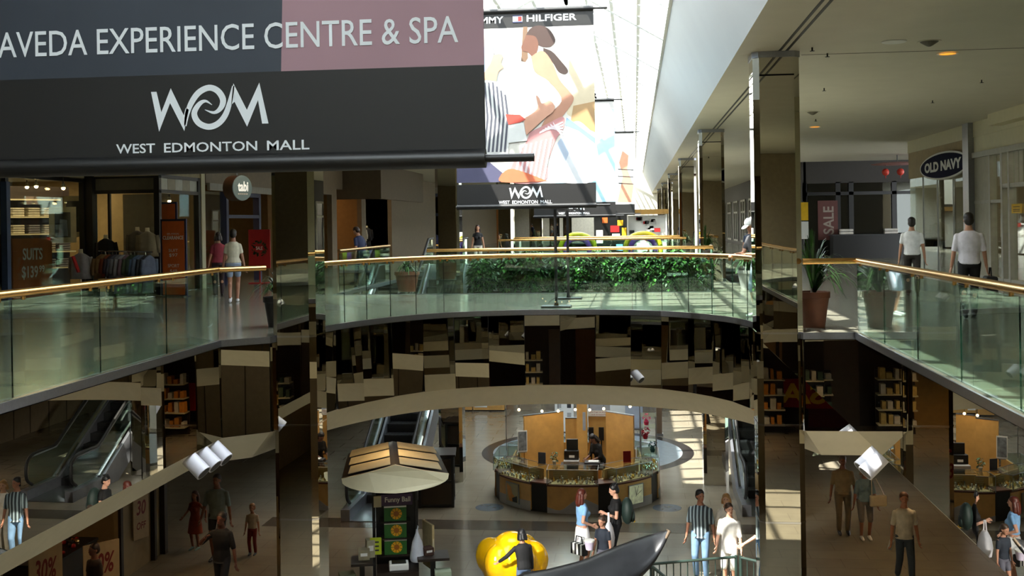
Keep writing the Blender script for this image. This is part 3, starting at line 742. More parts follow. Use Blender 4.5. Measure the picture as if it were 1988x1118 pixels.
# tabi shop and the dark shops further along
struct(MB().box(-12.0, -11.8, 28.85, 34.6, 2.88, CZ).box(-12.1, -11.75, 34.6, 41.4, 2.9, CZ).box(-12.0, -11.8, 41.4, 42.1, 0, CZ).box(-12.0, -11.8, 46.05, 46.8, 0, CZ).box(-12, -11.8, 42.1, 58, 3.15, CZ)
       .box(-12.0, -11.8, 51.9, 95, 0, CZ).box(-12.0, -11.8, 34.5, 35.2, 0, 2.9).box(-12, -11.8, 38.6, 39.5, 0, 2.9).obj('wall_left.003', mat('shopfront_taupe', (.46, .40, .31), .55)))
struct(MB().box(-12.4, -10.2, 43.0, 43.2, 2.75, CZ-.01).box(-10.35, -10.2, 43.2, 51.8, 2.75, CZ-.01).obj('wall_left.004', mat('bulkhead_brown', (.36, .31, .24), .55)))
struct(MB().box(-19, -18.8, 28.9, 95, 0, CZ).box(-19, -12, 41.5, 41.7, 0, CZ).box(-19, -12, 47, 47.2, 0, CZ).obj('wall_left.005', mat('far_shop_wall', (.55, .42, .24), .7)))
MB().box(-11.78, -11.70, 28.9, 34.5, 2.72, 2.92).obj('trim_24', mat('ledge_grey', (.55, .53, .48), .5)); struct(bpy.data.objects['trim_24'])
g = MB().box(-11.91, -11.89, 28.9, 30.4, 0, 2.7).obj('window_6', PANE); struct(g)
fr = MB()
for y in (30.45, 33.2): fr.box(-12.0, -11.8, y-.09, y+.09, 0, 2.72)
fr.box(-12, -11.8, 30.45, 33.2, 1.95, 2.05); fr.box(-12, -11.8, 30.45, 33.2, 2.6, 2.72); fr.obj('window_frame', NAVYM, g)
area_lamp('shop_lamp', (-15, 32, 3.6), 4, 45, (1, .65, .3), sy=4)
area_lamp('shop_lamp', (-15, 44.5, 3.6), 3, 70, (1, .62, .28), sy=4); area_lamp('shop_lamp', (-14.5, 49.5, 3.6), 3, 90, (1, .78, .5), sy=4)

# round shop sign of the shop with the navy frame
t = thing('round_sign', 'round shop sign hanging over the shop entrance with the navy frame', 'sign', (-10.05, 27, 2.69))
q = MB(); q.path([(-.34, .16, 0), (-.02, .0, 0)], .33, 32); q.obj('sign_drum', mat('sign_brown', (.33, .23, .17), .5), t, smooth=True)
_d = V((.32, -.16, 0)).normalized(); _s = V((-_d.y, _d.x, 0))
q = MB(); q.cyl(V((-.02, 0, 0)), V((-.02, 0, 0))+_d*.02, .33, .325, 32); q.obj('sign_face', mat('sign_face', (.42, .50, .52), .4, emit=.12), t)
fs = lambda u, v, d: tuple(V((-.02, 0, 0))+_d*(.021+d)+_s*u+V((0, 0, v)))
text_mesh('tabi', (-.16, .19, -.09, .17), fs, mat('sign_letter', (.95, .97, .95), .5, emit=.5), parent=t, bold=.03)
q = MB()
for k in range(5): q.flat([(-.16+k*.07, -.17), (-.11+k*.07, -.17), (-.11+k*.07, -.14), (-.16+k*.07, -.14)], fs, .004)
q.obj('small_print', INKW, t, recalc=False)
MB().cyl((-.18, .08, .3), (-.18, .08, CZ-2.69), .02, n=8).obj('hanger', STEEL, t)
# signs
def stand_sign(name, label, loc, w, h, rz, lines, frame=NAVYM, face=ORANGE, z0=.0, fw=.05):
    t = thing(name, label, 'sign', loc, rz)
    MB().box(-w/2, w/2, -.02, .02, z0, h).obj('sign_frame', frame, t)
    MB().box(-w/2+fw, w/2-fw, -.026, -.018, z0+fw, h-fw).obj('sign_panel', face, t)
    for s_, b, bo in lines: text_mesh(s_, b, lambda u, v, d: (u, -.027-d, v), INKW, parent=t, bold=bo)
    if z0 == 0: MB().box(-w/2, w/2, -.16, .16, 0, .03).obj('sign_foot', BLACK, t, bevel=.005)
    return t
stand_sign('clearance_sign', 'tall orange clearance sign in a navy frame beside the clothes rack', (-11.2, 25.35, 0), .72, 1.9, rad(-10),
    [('50% ANNUAL', (-.17, .17, 1.52, 1.56), .0), ('CLEARANCE', (-.29, .29, 1.40, 1.49), .02), ('SUIT', (-.13, .13, 1.10, 1.17), 0), ('$97', (-.12, .12, .97, 1.06), 0), ('SPORT', (-.16, .16, .72, .80), 0), ('$49', (-.1, .1, .58, .67), 0)])
stand_sign('suits_sign', 'brown and orange suits price sign standing inside the shop window', (-14.15, 24.1, 0), 1.10, 1.50, rad(68),
    [('SUITS', (-.27, .27, .98, 1.26), .02), ('$139', (-.30, .14, .52, .84), .02), ('99', (.17, .32, .68, .84), .02)], frame=mat('sign_umber', (.50, .27, .08), .6), face=mat('sign_ochre', (.66, .36, .10), .6), fw=.02)
t = stand_sign('sale_poster', 'orange poster in the window behind the coats on the rack', (-11.95, 26.6, 0), .60, 2.35, rad(0),
    [('SAVE', (-.15, .2, 1.70, 1.82), .01), ('40', (-.1, .2, 1.40, 1.6), .01)], z0=.02)
t = thing('red_poster', 'red poster with a wreath beside the entrance of the shop with the round sign', 'poster', (-11.05, 31.0, 0))
MB().box(-.33, .33, -.02, .02, .45, 1.60).box(-.3, .3, -.15, .15, 0, .03).box(-.02, .02, -.01, .01, .03, .46).obj('board', REDP, t)
q = MB()
for k in range(60):
    a = R.uniform(0, 2*PI); r = R.uniform(.15, .24); q.obox((r*math.cos(a), -.025, 1.05+r*math.sin(a)), (.06, .006, .025), M.Rotation(a+1, 3, 'Y'))
q.obj('wreath_print', LEAFD, t); text_mesh('SALE', (-.10, .10, 1.0, 1.1), lambda u, v, d: (u, -.022-d, v), INKW, parent=t)
# clothes rack
t = thing('clothes_rack', 'chrome clothes rack standing outside the shop, full of jackets', 'clothes rack', (-12.1, 24.65, 0))
MB().path([(-.68, 0, 1.16), (.68, 0, 1.12)], .018, 8).obj('hanging_rail', CHRM, t)
for x in (-.5, .5): MB().path([(x, 0, 1.14), (x, 0, .04)], .016, 8).obj('upright', CHRM, t)
MB().path([(-.6, -.25, .03), (-.5, 0, .05), (.5, 0, .05), (.6, -.25, .03)], .015, 8).path([(-.6, .25, .03), (-.5, 0, .05)], .015, 8).path([(.6, .25, .03), (.5, 0, .05)], .015, 8).obj('rack_base', CHRM, t)
def garment(w, h, dpt, sleeves=True):
    mb = MB(); n = 20; rs = []
    for z, k, dk in ((0, .16, .5), (-.05, .55, .8), (-.12, .92, 1), (-.4, .95, 1.05), (-h, 1.05, 1.15)):
        rs.append([(w/2*k*math.cos(2*PI*j/n), dpt/2*dk*math.sin(2*PI*j/n)*(1+.18*math.sin(5*2*PI*j/n)), z) for j in range(n)])
    mb.rings(rs)
    if sleeves:
        for s in (-1, 1): mb.path([(s*w*.44, 0, -.1), (s*w*.52, .02, -.35), (s*w*.52, .03, -h*.85)], [.06, .055, .045], 8)
    return mb
hook = MB().path([(0, 0, .0), (0, 0, .06), (0, .02, .085), (0, .0, .105)], .005, 5)
names = [('tan', (.44, .32, .18)), ('camel', (.52, .40, .24)), ('rust', (.50, .22, .10)), ('dark plum', (.20, .14, .17)), ('slate', (.30, .31, .36)), ('grey', (.44, .44, .46)), ('pale grey', (.56, .56, .58)),
         ('mauve', (.45, .36, .40)), ('olive', (.26, .32, .22)), ('dark green', (.16, .24, .18)), ('steel blue', (.28, .36, .46)), ('light blue', (.42, .48, .58)), ('charcoal', (.18, .19, .22)), ('blue grey', (.34, .38, .46))]
posn = ['first', 'second', 'third', 'fourth', 'fifth', 'sixth', 'seventh', 'eighth', 'ninth', 'tenth', 'eleventh', 'twelfth', 'thirteenth', 'last']
for i, (nm, c) in enumerate(names):
    x = -.60+i*.092
    g = thing('hanging_jacket', '%s jacket on the chrome rack, %s from the left' % (nm, posn[i]), 'jacket', (-12.1+x, 24.65, 1.12-x*.03), rad(R.uniform(55, 75)), 'jackets on the clothes rack')
    garment(.46, .56+R.uniform(-.05, .05), .085).obj('jacket_body', cloth(c), g, smooth='all', loc=(0, 0, -.06)); hook.obj('hanger_hook', CHRM, g, loc=(0, 0, -.07))
for i in range(8):
    x = -.12+i*.10; c = R.choice([(.30, .34, .42), (.24, .27, .33), (.35, .40, .48), (.28, .30, .30)])
    g = thing('hanging_trousers', ['grey blue trousers hanging low on the rack, %s from the left', 'folded blue trousers low on the rack, %s from the left'][i % 2] % posn[i], 'trousers', (-12.1+x, 24.58, .60), rad(65), 'trousers on the clothes rack')
    garment(.34, .44, .08, False).obj('trouser_legs', cloth(c), g, smooth='all', loc=(0, 0, -.02)); MB().path([(-.15, 0, -.02), (.15, 0, -.02)], .008, 6).path([(0, 0, -.02), (0, 0, .10)], .006, 6).obj('hanger_bar', CHRM, g)
# mannequins wearing jackets
def mannequin(loc, label, c, rz=0, scale=1.0, skirt=None):
    t = thing('mannequin', label, 'mannequin', loc, rz, None)
    b = MB(); ell(b, [(.86, .13, .09, 0), (1.0, .135, .10, 0), (1.2, .16, .11, 0), (1.36, .17, .10, 0), (1.43, .11, .075, 0), (1.47, .055, .05, 0), (1.56, .05, .05, 0)], M.Identity(4)); b.obj('torso_form', CREAM, t, smooth='all')
    g = garment(.52, .62, .27); g.obj('jacket', cloth(c), t, smooth='all', loc=(0, 0, 1.47))
    MB().cyl((0, 0, .03), (0, 0, .9), .02, n=8).lathe([(.18, 0), (.18, .02), (.03, .035)], n=20).obj('stand', CHRM, t)
    if skirt: 
        s_ = MB(); ell(s_, [(.95, .15, .12, 0), (.55, .22, .17, 0)], M.Identity(4)); s_.obj('skirt', cloth(skirt), t, smooth='all')
    return t
mannequin((-13.0, 25.45, -.02), 'mannequin in a black jacket at the left end of the clothes rack', (.07, .07, .09))
mannequin((-12.25, 25.6, .16), 'mannequin in a pale grey jacket behind the clothes rack', (.46, .43, .38))
mannequin((-11.85, 25.3, .14), 'mannequin in a beige jacket beside the clearance sign', (.60, .55, .44))
mannequin((-13.15, 24.5, -.35), 'low mannequin in a pale striped shirt with a red scarf left of the rack', (.62, .60, .60))
t = thing('red_scarf', 'red scarf over the pale shirt left of the clothes rack', 'scarf', (-13.10, 24.22, .95)); MB().bar((-.08, -.02, .1), (.06, -.03, -.28), .10, .03).obj('scarf_cloth', cloth((.72, .15, .15)), t)
mannequin((-14.75, 23.9, .12), 'mannequin in a brown jacket behind the suits sign', (.44, .32, .20))
# shelf unit with folded shirts and framed pictures
t = thing('shelf_unit', 'dark shelf unit with folded shirts at the back of the left shop', 'shelf unit', (-16.6, 28.5, 0), rad(60))
MB().box(-1.0, 1.0, -.02, .0, 0, 2.9).obj('back_panel', DKWOOD, t)
for z in (.6, 1.05, 1.55, 2.02, 2.5): MB().box(-.95, .95, -.42, -.02, z, z+.035).obj('shelf_board', CREAM, t)
rt = M.Rotation(rad(60), 4, 'Z'); n_ = 0
for z in (.635, 1.085, 1.585, 2.055):
    for x in (-.7, -.25, .2, .65):
        p = V((-16.6, 28.5, z))+rt @ V((x, -.22, 0)); c = R.choice([(.66, .64, .56), (.55, .52, .46), (.72, .70, .62), (.40, .40, .42)])
        mb = MB()
        for k in range(4): mb.box(-.17+R.uniform(-.01, .01), .17, -.15, .15, k*.062, k*.062+.055)
        o = mb.obj('folded_shirts', cloth(c), loc=p, bevel=.02); o.rotation_euler = (0, 0, rad(60)); n_ += 1
        tag(o, 'stack of folded shirts on the dark shelf unit, %s shelf, %s stack' % (['lowest', 'second', 'third', 'top'][(n_-1)//4], ['left', 'inner left', 'inner right', 'right'][(n_-1) % 4]), 'shirts', 'folded shirts on the shelf unit')
def framed(loc, w, h, rz, label):
    t = thing('picture_frame', label, 'picture', loc, rz)
    MB().box(-w/2, w/2, -.02, .02, -h/2, h/2).obj('picture_print', mat('dark_print', (.20, .20, .17), .5, noise=.5, nscale=6), t)
    f = MB(); b = .13
    f.box(-w/2-b, w/2+b, -.03, .03, h/2, h/2+b); f.box(-w/2-b, w/2+b, -.03, .03, -h/2-b, -h/2); f.box(-w/2-b, -w/2, -.03, .03, -h/2, h/2); f.box(w/2, w/2+b, -.03, .03, -h/2, h/2)
    f.obj('frame', mat('frame_cream', (.80, .74, .56), .5), t)
    return t
t = framed((-13.98, 25.2, 1.80), .36, .62, rad(25), 'cream picture frame hanging in front in the left shop window')
MB().flat([(-.10, -.28), (.12, -.28), (.10, .12), (-.06, .14)], lambda u, v, d: (u, -.022-d, v)).obj('shirt_print', mat('print_greyblue', (.52, .54, .56), .6), t, recalc=False)
MB().cyl((0, 0, .44), (0, 0, 1.3), .004, n=5).obj('wire', STEEL, t)
t = framed((-14.3, 26.6, 2.02), .62, .80, rad(20), 'larger cream picture frame behind the first one in the left shop'); MB().cyl((0, 0, .5), (0, 0, 1.2), .004, n=5).obj('wire', STEEL, t)
for i, (x, y, z) in enumerate(((-14.25, 24.5, 2.73), (-13.62, 24.6, 2.68), (-14.9, 25.2, 2.75), (-12.5, 27.4, 2.42), (-12.22, 27.4, 2.40))):
    t = thing('track_spotlight', ['lit spotlight under the ceiling of the left shop, leftmost', 'lit spotlight in the left shop beside the dark window post', 'small spotlight deep in the left shop', 'small lit spotlight above the clearance sign, left one', 'small lit spotlight above the clearance sign, right one'][i], 'spotlight', (x, y, z), 0, 'shop spotlights')
    MB().cyl((0, 0, .02), (0, 0, 3.25-z), .012, n=6).obj('stem', BLACK, t); MB().cyl((0, 0, .10), (.02, -.03, 0), .035, .055, 12).obj('lamp_head', CREAM, t); MB().sph((.022, -.035, -.005), .045, 10, 6).obj('bulb', BULB, t)

# bridge end, far shops: mannequins, potted plant
for i, (y, c) in enumerate(((48.1, (.10, .10, .12)), (48.9, (.08, .08, .09)), (49.8, (.78, .76, .70)), (50.9, (.10, .09, .1)))):
    mannequin((-12.8, y, .1), ['far mannequin in black at the left of the four in the lit shop', 'second far mannequin in black in the lit shop', 'far mannequin in a white dress in the lit shop', 'far mannequin in black beside the white one, at right'][i], c, skirt=c)
def leaf_cluster(n, rx, ry, rz, size, seed, droop=0.3, shape='ball'):
    r = random.Random(seed); mb = MB()
    for i in range(n):
        a = r.uniform(0, 2*PI); u = r.uniform(-1, 1); k = r.uniform(.45, 1)**.5
        c = V((rx*k*math.sqrt(1-u*u)*math.cos(a), ry*k*math.sqrt(1-u*u)*math.sin(a), rz*k*u))
        L = size*r.uniform(.6, 1.3); W = L*.36
        d = V((math.cos(a)+r.uniform(-.6, .6), math.sin(a)+r.uniform(-.6, .6), r.uniform(-.7, .6)-droop)).normalized()
        s = d.cross(V((0, 0, 1))); s = s.normalized() if s.length > .1 else V((1, 0, 0)); nn = s.cross(d)
        p0 = c; p1 = c+d*L*.5+s*W+nn*.01; p2 = c+d*L-V((0, 0, L*droop*.5)); p3 = c+d*L*.5-s*W+nn*.01; pm_ = c+d*L*.5-nn*W*.25
        mb.k = i % 2; mb.add([p0, p1, p2, p3, pm_], [(0, 1, 4), (1, 2, 4), (2, 3, 4), (3, 0, 4)])
    return mb
def shrub(loc, label, seed, rx=.55, rz=.6, n=1100, group=None, rz_=0):
    t = thing('leafy_shrub', label, 'shrub', loc, rz_, group)
    leaf_cluster(n, rx, rx*.85, rz, .12, seed).obj('foliage', [LEAF, LEAFD], t, recalc=False, loc=(0, 0, rz*1.15))
    st = MB()
    for k in range(4): st.path([(0, 0, 0), (.1*math.cos(k*1.7), .1*math.sin(k*1.7), .4), (.3*math.cos(k*1.7), .25*math.sin(k*1.7), rz*1.4)], [.025, .02, .01], 6)
    st.obj('stems', BARK, t); return t
pl = thing('planter_trough', 'long dark planter trough holding the shrubs behind the bridge railing', 'planter', (-1.0, 26.55, -.55))
MB().box(-3.15, 2.65, -.85, .85, 0, .06).box(-3.15, 2.65, -.85, -.8, .06, .5).box(-3.15, 2.65, .8, .85, .06, .5).box(-3.15, -3.1, -.8, .8, .06, .5).box(2.6, 2.65, -.8, .8, .06, .5).obj('trough', DKWOOD, pl)
MB().box(-3.1, 2.6, -.8, .8, .06, .42).obj('soil', SOIL, pl)
protos = [shrub((-3.6, 26.6, -.13), 'x', s, .34, .46+.05*s, 1300, 'shrubs in the planter behind the bridge railing') for s in range(3)]
pw = ['leftmost', 'second', 'third', 'fourth', 'fifth', 'sixth', 'seventh', 'eighth', 'ninth', 'rightmost']
for i in range(10):
    x = -3.72+i*.585; o = protos[i] if i < 3 else copy_tree(protos[i % 3])
    o.location = (x, 26.28+(.42 if i % 2 else 0), -.13); o.rotation_euler = (0, 0, i*1.3)
    o['label'] = 'leafy green shrub in the planter behind the bridge railing, %s of ten' % pw[i]
def potted(loc, label, potlabel, r0, r1, h, kind='grass', m=TERRA, seed=3, pl=.75, av=False):
    t = thing('plant_pot', potlabel, 'plant pot', loc)
    MB().lathe([(r0, 0), (r1*.97, h*.82), (r1*1.06, h*.83), (r1*1.06, h), (r1*.96, h), (r1*.92, h*.9)], n=28).obj('pot_shell', m, t, smooth=True)
    MB().cyl((0, 0, h*.86), (0, 0, h*.9), r1*.92, n=24).obj('soil', SOIL, t)
    p = thing('potted_plant', label, 'plant', (loc[0], loc[1], loc[2]+h*.9)); r = random.Random(seed); mb = MB()
    for i in range(130):
        a = r.uniform(0, 2*PI); L = r.uniform(.6, 1)*pl; sp = r.uniform(.15, .75)*(.35 if av and math.cos(a) < .2 else 1); pts = []
        for k in range(6):
            q = k/5; pts.append(V((math.cos(a)*sp*L*q, math.sin(a)*sp*L*q, L*(1.2*q-1.15*q*q*(.35+sp)))))
        sd = V((-math.sin(a), math.cos(a), 0)); mb.k = i % 2
        for k in range(5):
            w0, w1 = .022*(1-k/5)+.004, .022*(1-(k+1)/5)+.004
            mb.add([pts[k]-sd*w0, pts[k]+sd*w0, pts[k+1]+sd*w1, pts[k+1]-sd*w1], [(0, 1, 2, 3)])
    mb.obj('leaves', [LEAF, LEAFD], p, recalc=False); MB().cyl((0, 0, 0), (0, 0, .12), .05, .03, 8).obj('crown', BARK, p)
potted((-5.70, 26.7, 0), 'arching green plant in the terracotta pot beyond the bridge on the left', 'terracotta pot beyond the bridge on the left', .22, .30, .50, seed=4, pl=.62)
potted((2.72, 17.1, 0), 'drooping green plant beside the right hand mirrored column', 'terracotta pot at the railing corner beside the right hand column', .17, .24, .55, seed=5, pl=1.45, av=True)
potted((2.75, 26.8, 0), 'palm-like plant beside the second right hand column', 'grey pot beside the second right hand column', .2, .28, .45, m=GREYM, seed=6, pl=1.0)
potted((-5.95, 17.6, 0), 'dark drooping plant behind the left hand mirrored column', 'dark pot behind the left hand mirrored column', .18, .25, .5, m=DKGREY, seed=8, pl=.9)
# stanchion poles on the bridge
for (x, y, lb) in ((-1.56, 21.35, 'black pole on a square base at the curved railing'), (-1.46, 23.65, 'black pole on a square base further back on the bridge')):
    t = thing('sign_pole', lb, 'pole', (x, y, 0)); MB().box(-.29, .29, -.2, .2, 0, .035).obj('base_plate', BLACK, t, bevel=.006); MB().cyl((0, 0, .035), (0, 0, 1.93), .03, n=12).obj('pole', BLACK, t, smooth=True)
    MB().cyl((0, 0, .035), (0, 0, .09), .05, .035, n=12).obj('collar', BLACK, t)
    MB().box(-.25, .25, -.012, .012, 1.93, 1.97).obj('cross_piece', BLACK, t)

# ================================================================== upper level: right gallery
TAN = mat('header_tan', (.62, .54, .38), .6)
struct(MB().box(8.9, 9.15, 29.7, 36.5, 2.92, 3.75).obj('wall_right', TAN))
struct(MB().box(8.88, 9.2, YN, 36.5, 3.75, CZ).box(8.9, 9.2, YN, 20, 0, 3.75).box(8.9, 9.15, 20, 29.7, 3.3, 3.75).obj('wall_right.001', CREAM))
struct(MB().box(8.55, 8.9, YN, 27.4, 3.86, CZ).obj('wall_right.002', CREAM))
struct(MB().box(8.75, 9.15, 29.65, 30.15, 0, CZ).obj('trim_25', STEEL))
struct(MB().box(13.0, 13.2, 20, 36.5, 0, CZ).box(9.1, 13, 36.4, 36.5, 0, CZ).obj('wall_right.003', mat('store_back', (.50, .46, .38), .7)))
g = MB().box(8.94, 8.96, 30.15, 36.5, 0.02, 2.92).obj('window_7', glassy('shop_glass', (.75, .80, .78), 1.6, boost=.10)); struct(g)
fr = MB()
for y in (31.7, 33.3, 34.9): fr.box(8.92, 8.98, y-.008, y+.008, 0, 2.92)
fr.obj('glass_joint', STEEL, g)
g = MB().box(8.95, 8.97, 20, 29.6, .1, 3.3).obj('window_8', PANE); struct(g)
FRG = mat('frame_pale', (.62, .61, .56), .45); fr = MB()
for y in (20, 21.4, 22.8, 24.2, 25.6, 26.95, 27.45, 28.35): fr.box(8.86, 9.02, y-.06, y+.06, 0, 3.3)
fr.box(8.87, 9.0, 20, 27.4, 2.35, 2.45); fr.box(8.87, 9.0, 20, 29.6, 0, .15); fr.box(8.87, 9.0, 27.4, 29.6, 2.0, 2.08); fr.box(8.84, 9.03, 20, 29.7, 3.2, 3.34)
for y in (25.95, 26.3, 26.6): fr.box(8.9, 8.98, y-.012, y+.012, 2.45, 3.25)
fr.obj('window_frame', FRG, g)
MB().box(8.90, 8.98, 28.4, 29.65, 0.15, 3.2).obj('door_panel', mat('panel_putty', (.60, .58, .50), .5), g)
t = thing('notice', 'yellow notice stuck on the white framed window at the far right', 'notice', (8.862, 26.4, 1.84)); MB().box(-.008, 0, -.33, .33, -.11, .11).obj('notice_sheet', YELP, t)
q = MB()
for z in (.04, -.02, -.06): q.box(-.010, -.008, -.22, .22, z-.008, z+.008)
q.obj('notice_print', mat('print_brown', (.35, .25, .1), .6), t)
area_lamp('store_lamp', (11, 33, 3.6), 3, 50, (1, .82, .6), sy=4); area_lamp('store_lamp', (11, 25, 3.6), 3, 60, (1, .80, .5), sy=6)
# oval shop sign
t = thing('oval_sign', 'navy oval shop sign with white letters on the right gallery', 'sign', (8.84, 32.2, 3.14))
el = lambda a, b, n=40: [(a*math.cos(2*PI*k/n), b*math.sin(2*PI*k/n)) for k in range(n)]
fo = lambda u, v, d: (-d, -u, v)
q = MB().prism(el(2.45, .40), fo, 0, .05); q.obj('sign_rim', INKW, t)
MB().prism(el(2.33, .345), fo, .05, .06).obj('sign_face', mat('sign_navy', (.04, .06, .19), .8, noise=0, spec=.1), t)
text_mesh('OLD NAVY', (-1.86, 1.86, -.15, .15), lambda u, v, d: (-.062-d, -u, v), INKW, parent=t, bold=.05)
mannequin((9.7, 36.0, .05), 'mannequin in a khaki jacket and dark skirt behind the shop glass', (.50, .45, .30), skirt=(.12, .12, .16))
mannequin((9.8, 33.6, .25), 'mannequin in a pale top behind the shop glass below the oval sign', (.62, .55, .45), skirt=(.4, .3, .2))
# dark shop across the end of the side corridor
struct(MB().box(7.3, 18, 48, 48.3, 3.2, CZ).box(7.2, 7.4, 48, 95, 0, CZ).obj('wall_right.004', mat('dark_header', (.17, .15, .13), .6)))
struct(MB().box(7.3, 20, 53, 53.2, 0, CZ).obj('wall_right.005', mat('dark_back', (.11, .09, .08), .7)))
g = MB().box(7.4, 18, 48.1, 48.12, 0, 3.2).obj('window_9', glassy('dark_glass', (.55, .55, .5), 1.45)); struct(g)
fr = MB()
for x in (7.35, 8.75, 9.3, 11.1, 12.2, 14, 16): fr.box(x-.1, x+.1, 48, 48.2, 0, 3.25)
fr.box(7.3, 18, 48, 48.2, 2.68, 2.82); fr.obj('window_frame', BLACK, g)
t = thing('sale_poster', 'dark red sale poster with sideways letters in the dark shop at right', 'poster', (8.3, 47.975, 1.6)); MB().box(-.42, .42, 0, .03, -.85, .85).obj('poster_sheet', mat('poster_maroon', (.33, .16, .14), .6), t)
text_mesh('SALE', (-.60, .60, -.20, .25), lambda u, v, d: (.05-v, -.002-d, u), mat('ink_grey', (.55, .50, .46), .6), parent=t, bold=.02)
for i, (x, z) in enumerate(((9.0, .95), (10.85, 1.0))):
    t = thing('shirt_display', 'white shirts on a low display in the dark shop, %s one' % ['left', 'right'][i], 'display', (x, 47.7, 0))
    MB().box(-.35, .35, -.2, .1, 0, .62).obj('plinth', DKWOOD, t); q = MB()
    for k in range(5): q.box(-.28, .28, -.16, .06, .63+k*.12, .63+k*.12+.10)
    q.obj('shirts', cloth((.80, .78, .75)), t, bevel=.02); MB().box(-.12, .12, -.165, -.16, .80, .86).obj('tag', REDP, t)
t = thing('sales_counter', 'dark sales counter in front of the dark shop windows', 'counter', (9.9, 46.6, 0)); MB().box(-1.7, 2.6, -.4, .4, 0, .95).obj('counter_body', BLACK, t); MB().box(-1.75, 2.65, -.45, .45, .95, 1.0).obj('counter_top', DKGREY, t)
for i, x in enumerate((9.85, 10.42)):
    t = thing('paper_lantern', 'small red lantern under the pink canopy, %s one' % ['left', 'right'][i], 'lantern', (x, 44, 3.47), 0, 'red lanterns')
    MB().sph((0, 0, 0), .14, 16, 10).obj('lantern_globe', mat('lantern_red', (.75, .22, .16), .5, emit=.02), t, smooth='all'); MB().cyl((0, 0, .13), (0, 0, .36), .01, n=6).obj('cord', BLACK, t); MB().cyl((0, 0, -.24), (0, 0, -.13), .015, n=6).obj('tassel', REDP, t)
t = thing('canopy', 'pale pink shallow canopy carrying the red lanterns', 'canopy', (10.3, 44, 3.78)); MB().lathe([(.02, .08), (.6, .06), (1.0, .0), (.95, -.02), (.02, -.03)], n=32).obj('canopy_shell', mat('canopy_pink', (.62, .45, .45), .6), t, smooth=True); MB().cyl((0, 0, .05), (0, 0, CZ-3.78), .02, n=8).obj('rod', BLACK, t)
t = thing('notice_stand', 'stand with a yellow and a white notice seen right of the mirrored column', 'sign', (6.05, 40, 0))
MB().cyl((0, 0.03, 0), (0, .03, 2.3), .03, n=8).obj('post', BLACK, t); MB().lathe([(.25, 0), (.25, .03)], n=20).obj('base', BLACK, t); MB().box(-.18, .18, -.02, .02, 1.62, 2.27).obj('yellow_sheet', YELP, t); MB().box(-.18, .18, -.02, .02, .95, 1.58).obj('white_sheet', INKW, t)
# ceiling fittings of the right gallery
def downlight(x, y, lb, en=25):
    t = thing('recessed_downlight', lb, 'ceiling light', (x, y, CZ), 0, 'warm downlights'); MB().lathe([(.155, -.012), (.15, -.018), (.125, -.018), (.125, -.002)], n=28, cap=False).obj('trim_ring', WHITE, t); MB().cyl((0, 0, -.008), (0, 0, -.004), .128, n=28).obj('lens', WARML, t)
    l = bpy.data.lights.new('downlight_lamp', 'SPOT'); l.spot_size = rad(130); l.spot_blend = .9; l.energy = en; l.color = (1, .70, .42); l.shadow_soft_size = .1; o = bpy.data.objects.new('downlight_lamp', l); COL.objects.link(o); o.location = (x, y, CZ-.03)
downlight(4.73, 16.96, 'lit orange downlight in the right ceiling, nearest the camera'); downlight(4.84, 29.75, 'small orange downlight in the right ceiling, further back')
for i, (x, y) in enumerate(((-9.2, 13), (-9.0, 19.5), (-9.4, 26.5), (-9.2, 34), (-9.2, 41))): downlight(x, y, 'added downlight in the left gallery ceiling, %s' % ['hidden above the nearest banner', 'above the left balustrade', 'above the clothes rack', 'outside the shop with the round sign', 'above the dark far shops'][i], [40, 40, 110, 80, 50][i])  # unseen downlights, added to brighten the left gallery
downlight(4.6, 42.5, 'farthest orange downlight in the right ceiling')
for i, (x, y, lb) in enumerate(((4.15, 15.76, 'dark cone speaker in the right ceiling, nearest'), (4.12, 25.58, 'dark cone speaker in the right ceiling, further back'))):
    t = thing('ceiling_speaker', lb, 'speaker', (x, y, CZ)); MB().lathe([(.13, -.003), (.12, -.015), (.05, -.06), (.02, -.075)], n=24).obj('cone', mat('cone_grey', (.36, .34, .28), .6), t, smooth=True); MB().lathe([(.16, -.001), (.16, -.008), (.13, -.008)], n=24).obj('rim', CEIL, t)
t = thing('ceiling_hatch', 'round white cover plate in the right ceiling', 'cover plate', (3.65, 15.66, CZ)); MB().lathe([(.17, -.001), (.17, -.012), (.15, -.02)], n=28).obj('plate', WHITE, t)
for i, (x, y) in enumerate(((2.58, 15.98), (6.28, 20.42), (6.31, 23.78), (4.5, 27.5), (2.9, 16.6), (4.9, 33), (3.6, 21))):
    t = thing('sprinkler', 'small ceiling sprinkler, %s' % ['left of the column top', 'at the far right', 'above the far right shop', 'in the middle of the right ceiling', 'right of the column top', 'deep in the right gallery', 'halfway along the right ceiling'][i], 'sprinkler', (x, y, CZ), 0, 'ceiling sprinklers')
    MB().cyl((0, 0, 0), (0, 0, -.05), .012, n=8).obj('stem', DKGREY, t); MB().cyl((0, 0, -.05), (0, 0, -.056), .035, n=12).obj('deflector', DKGREY, t)
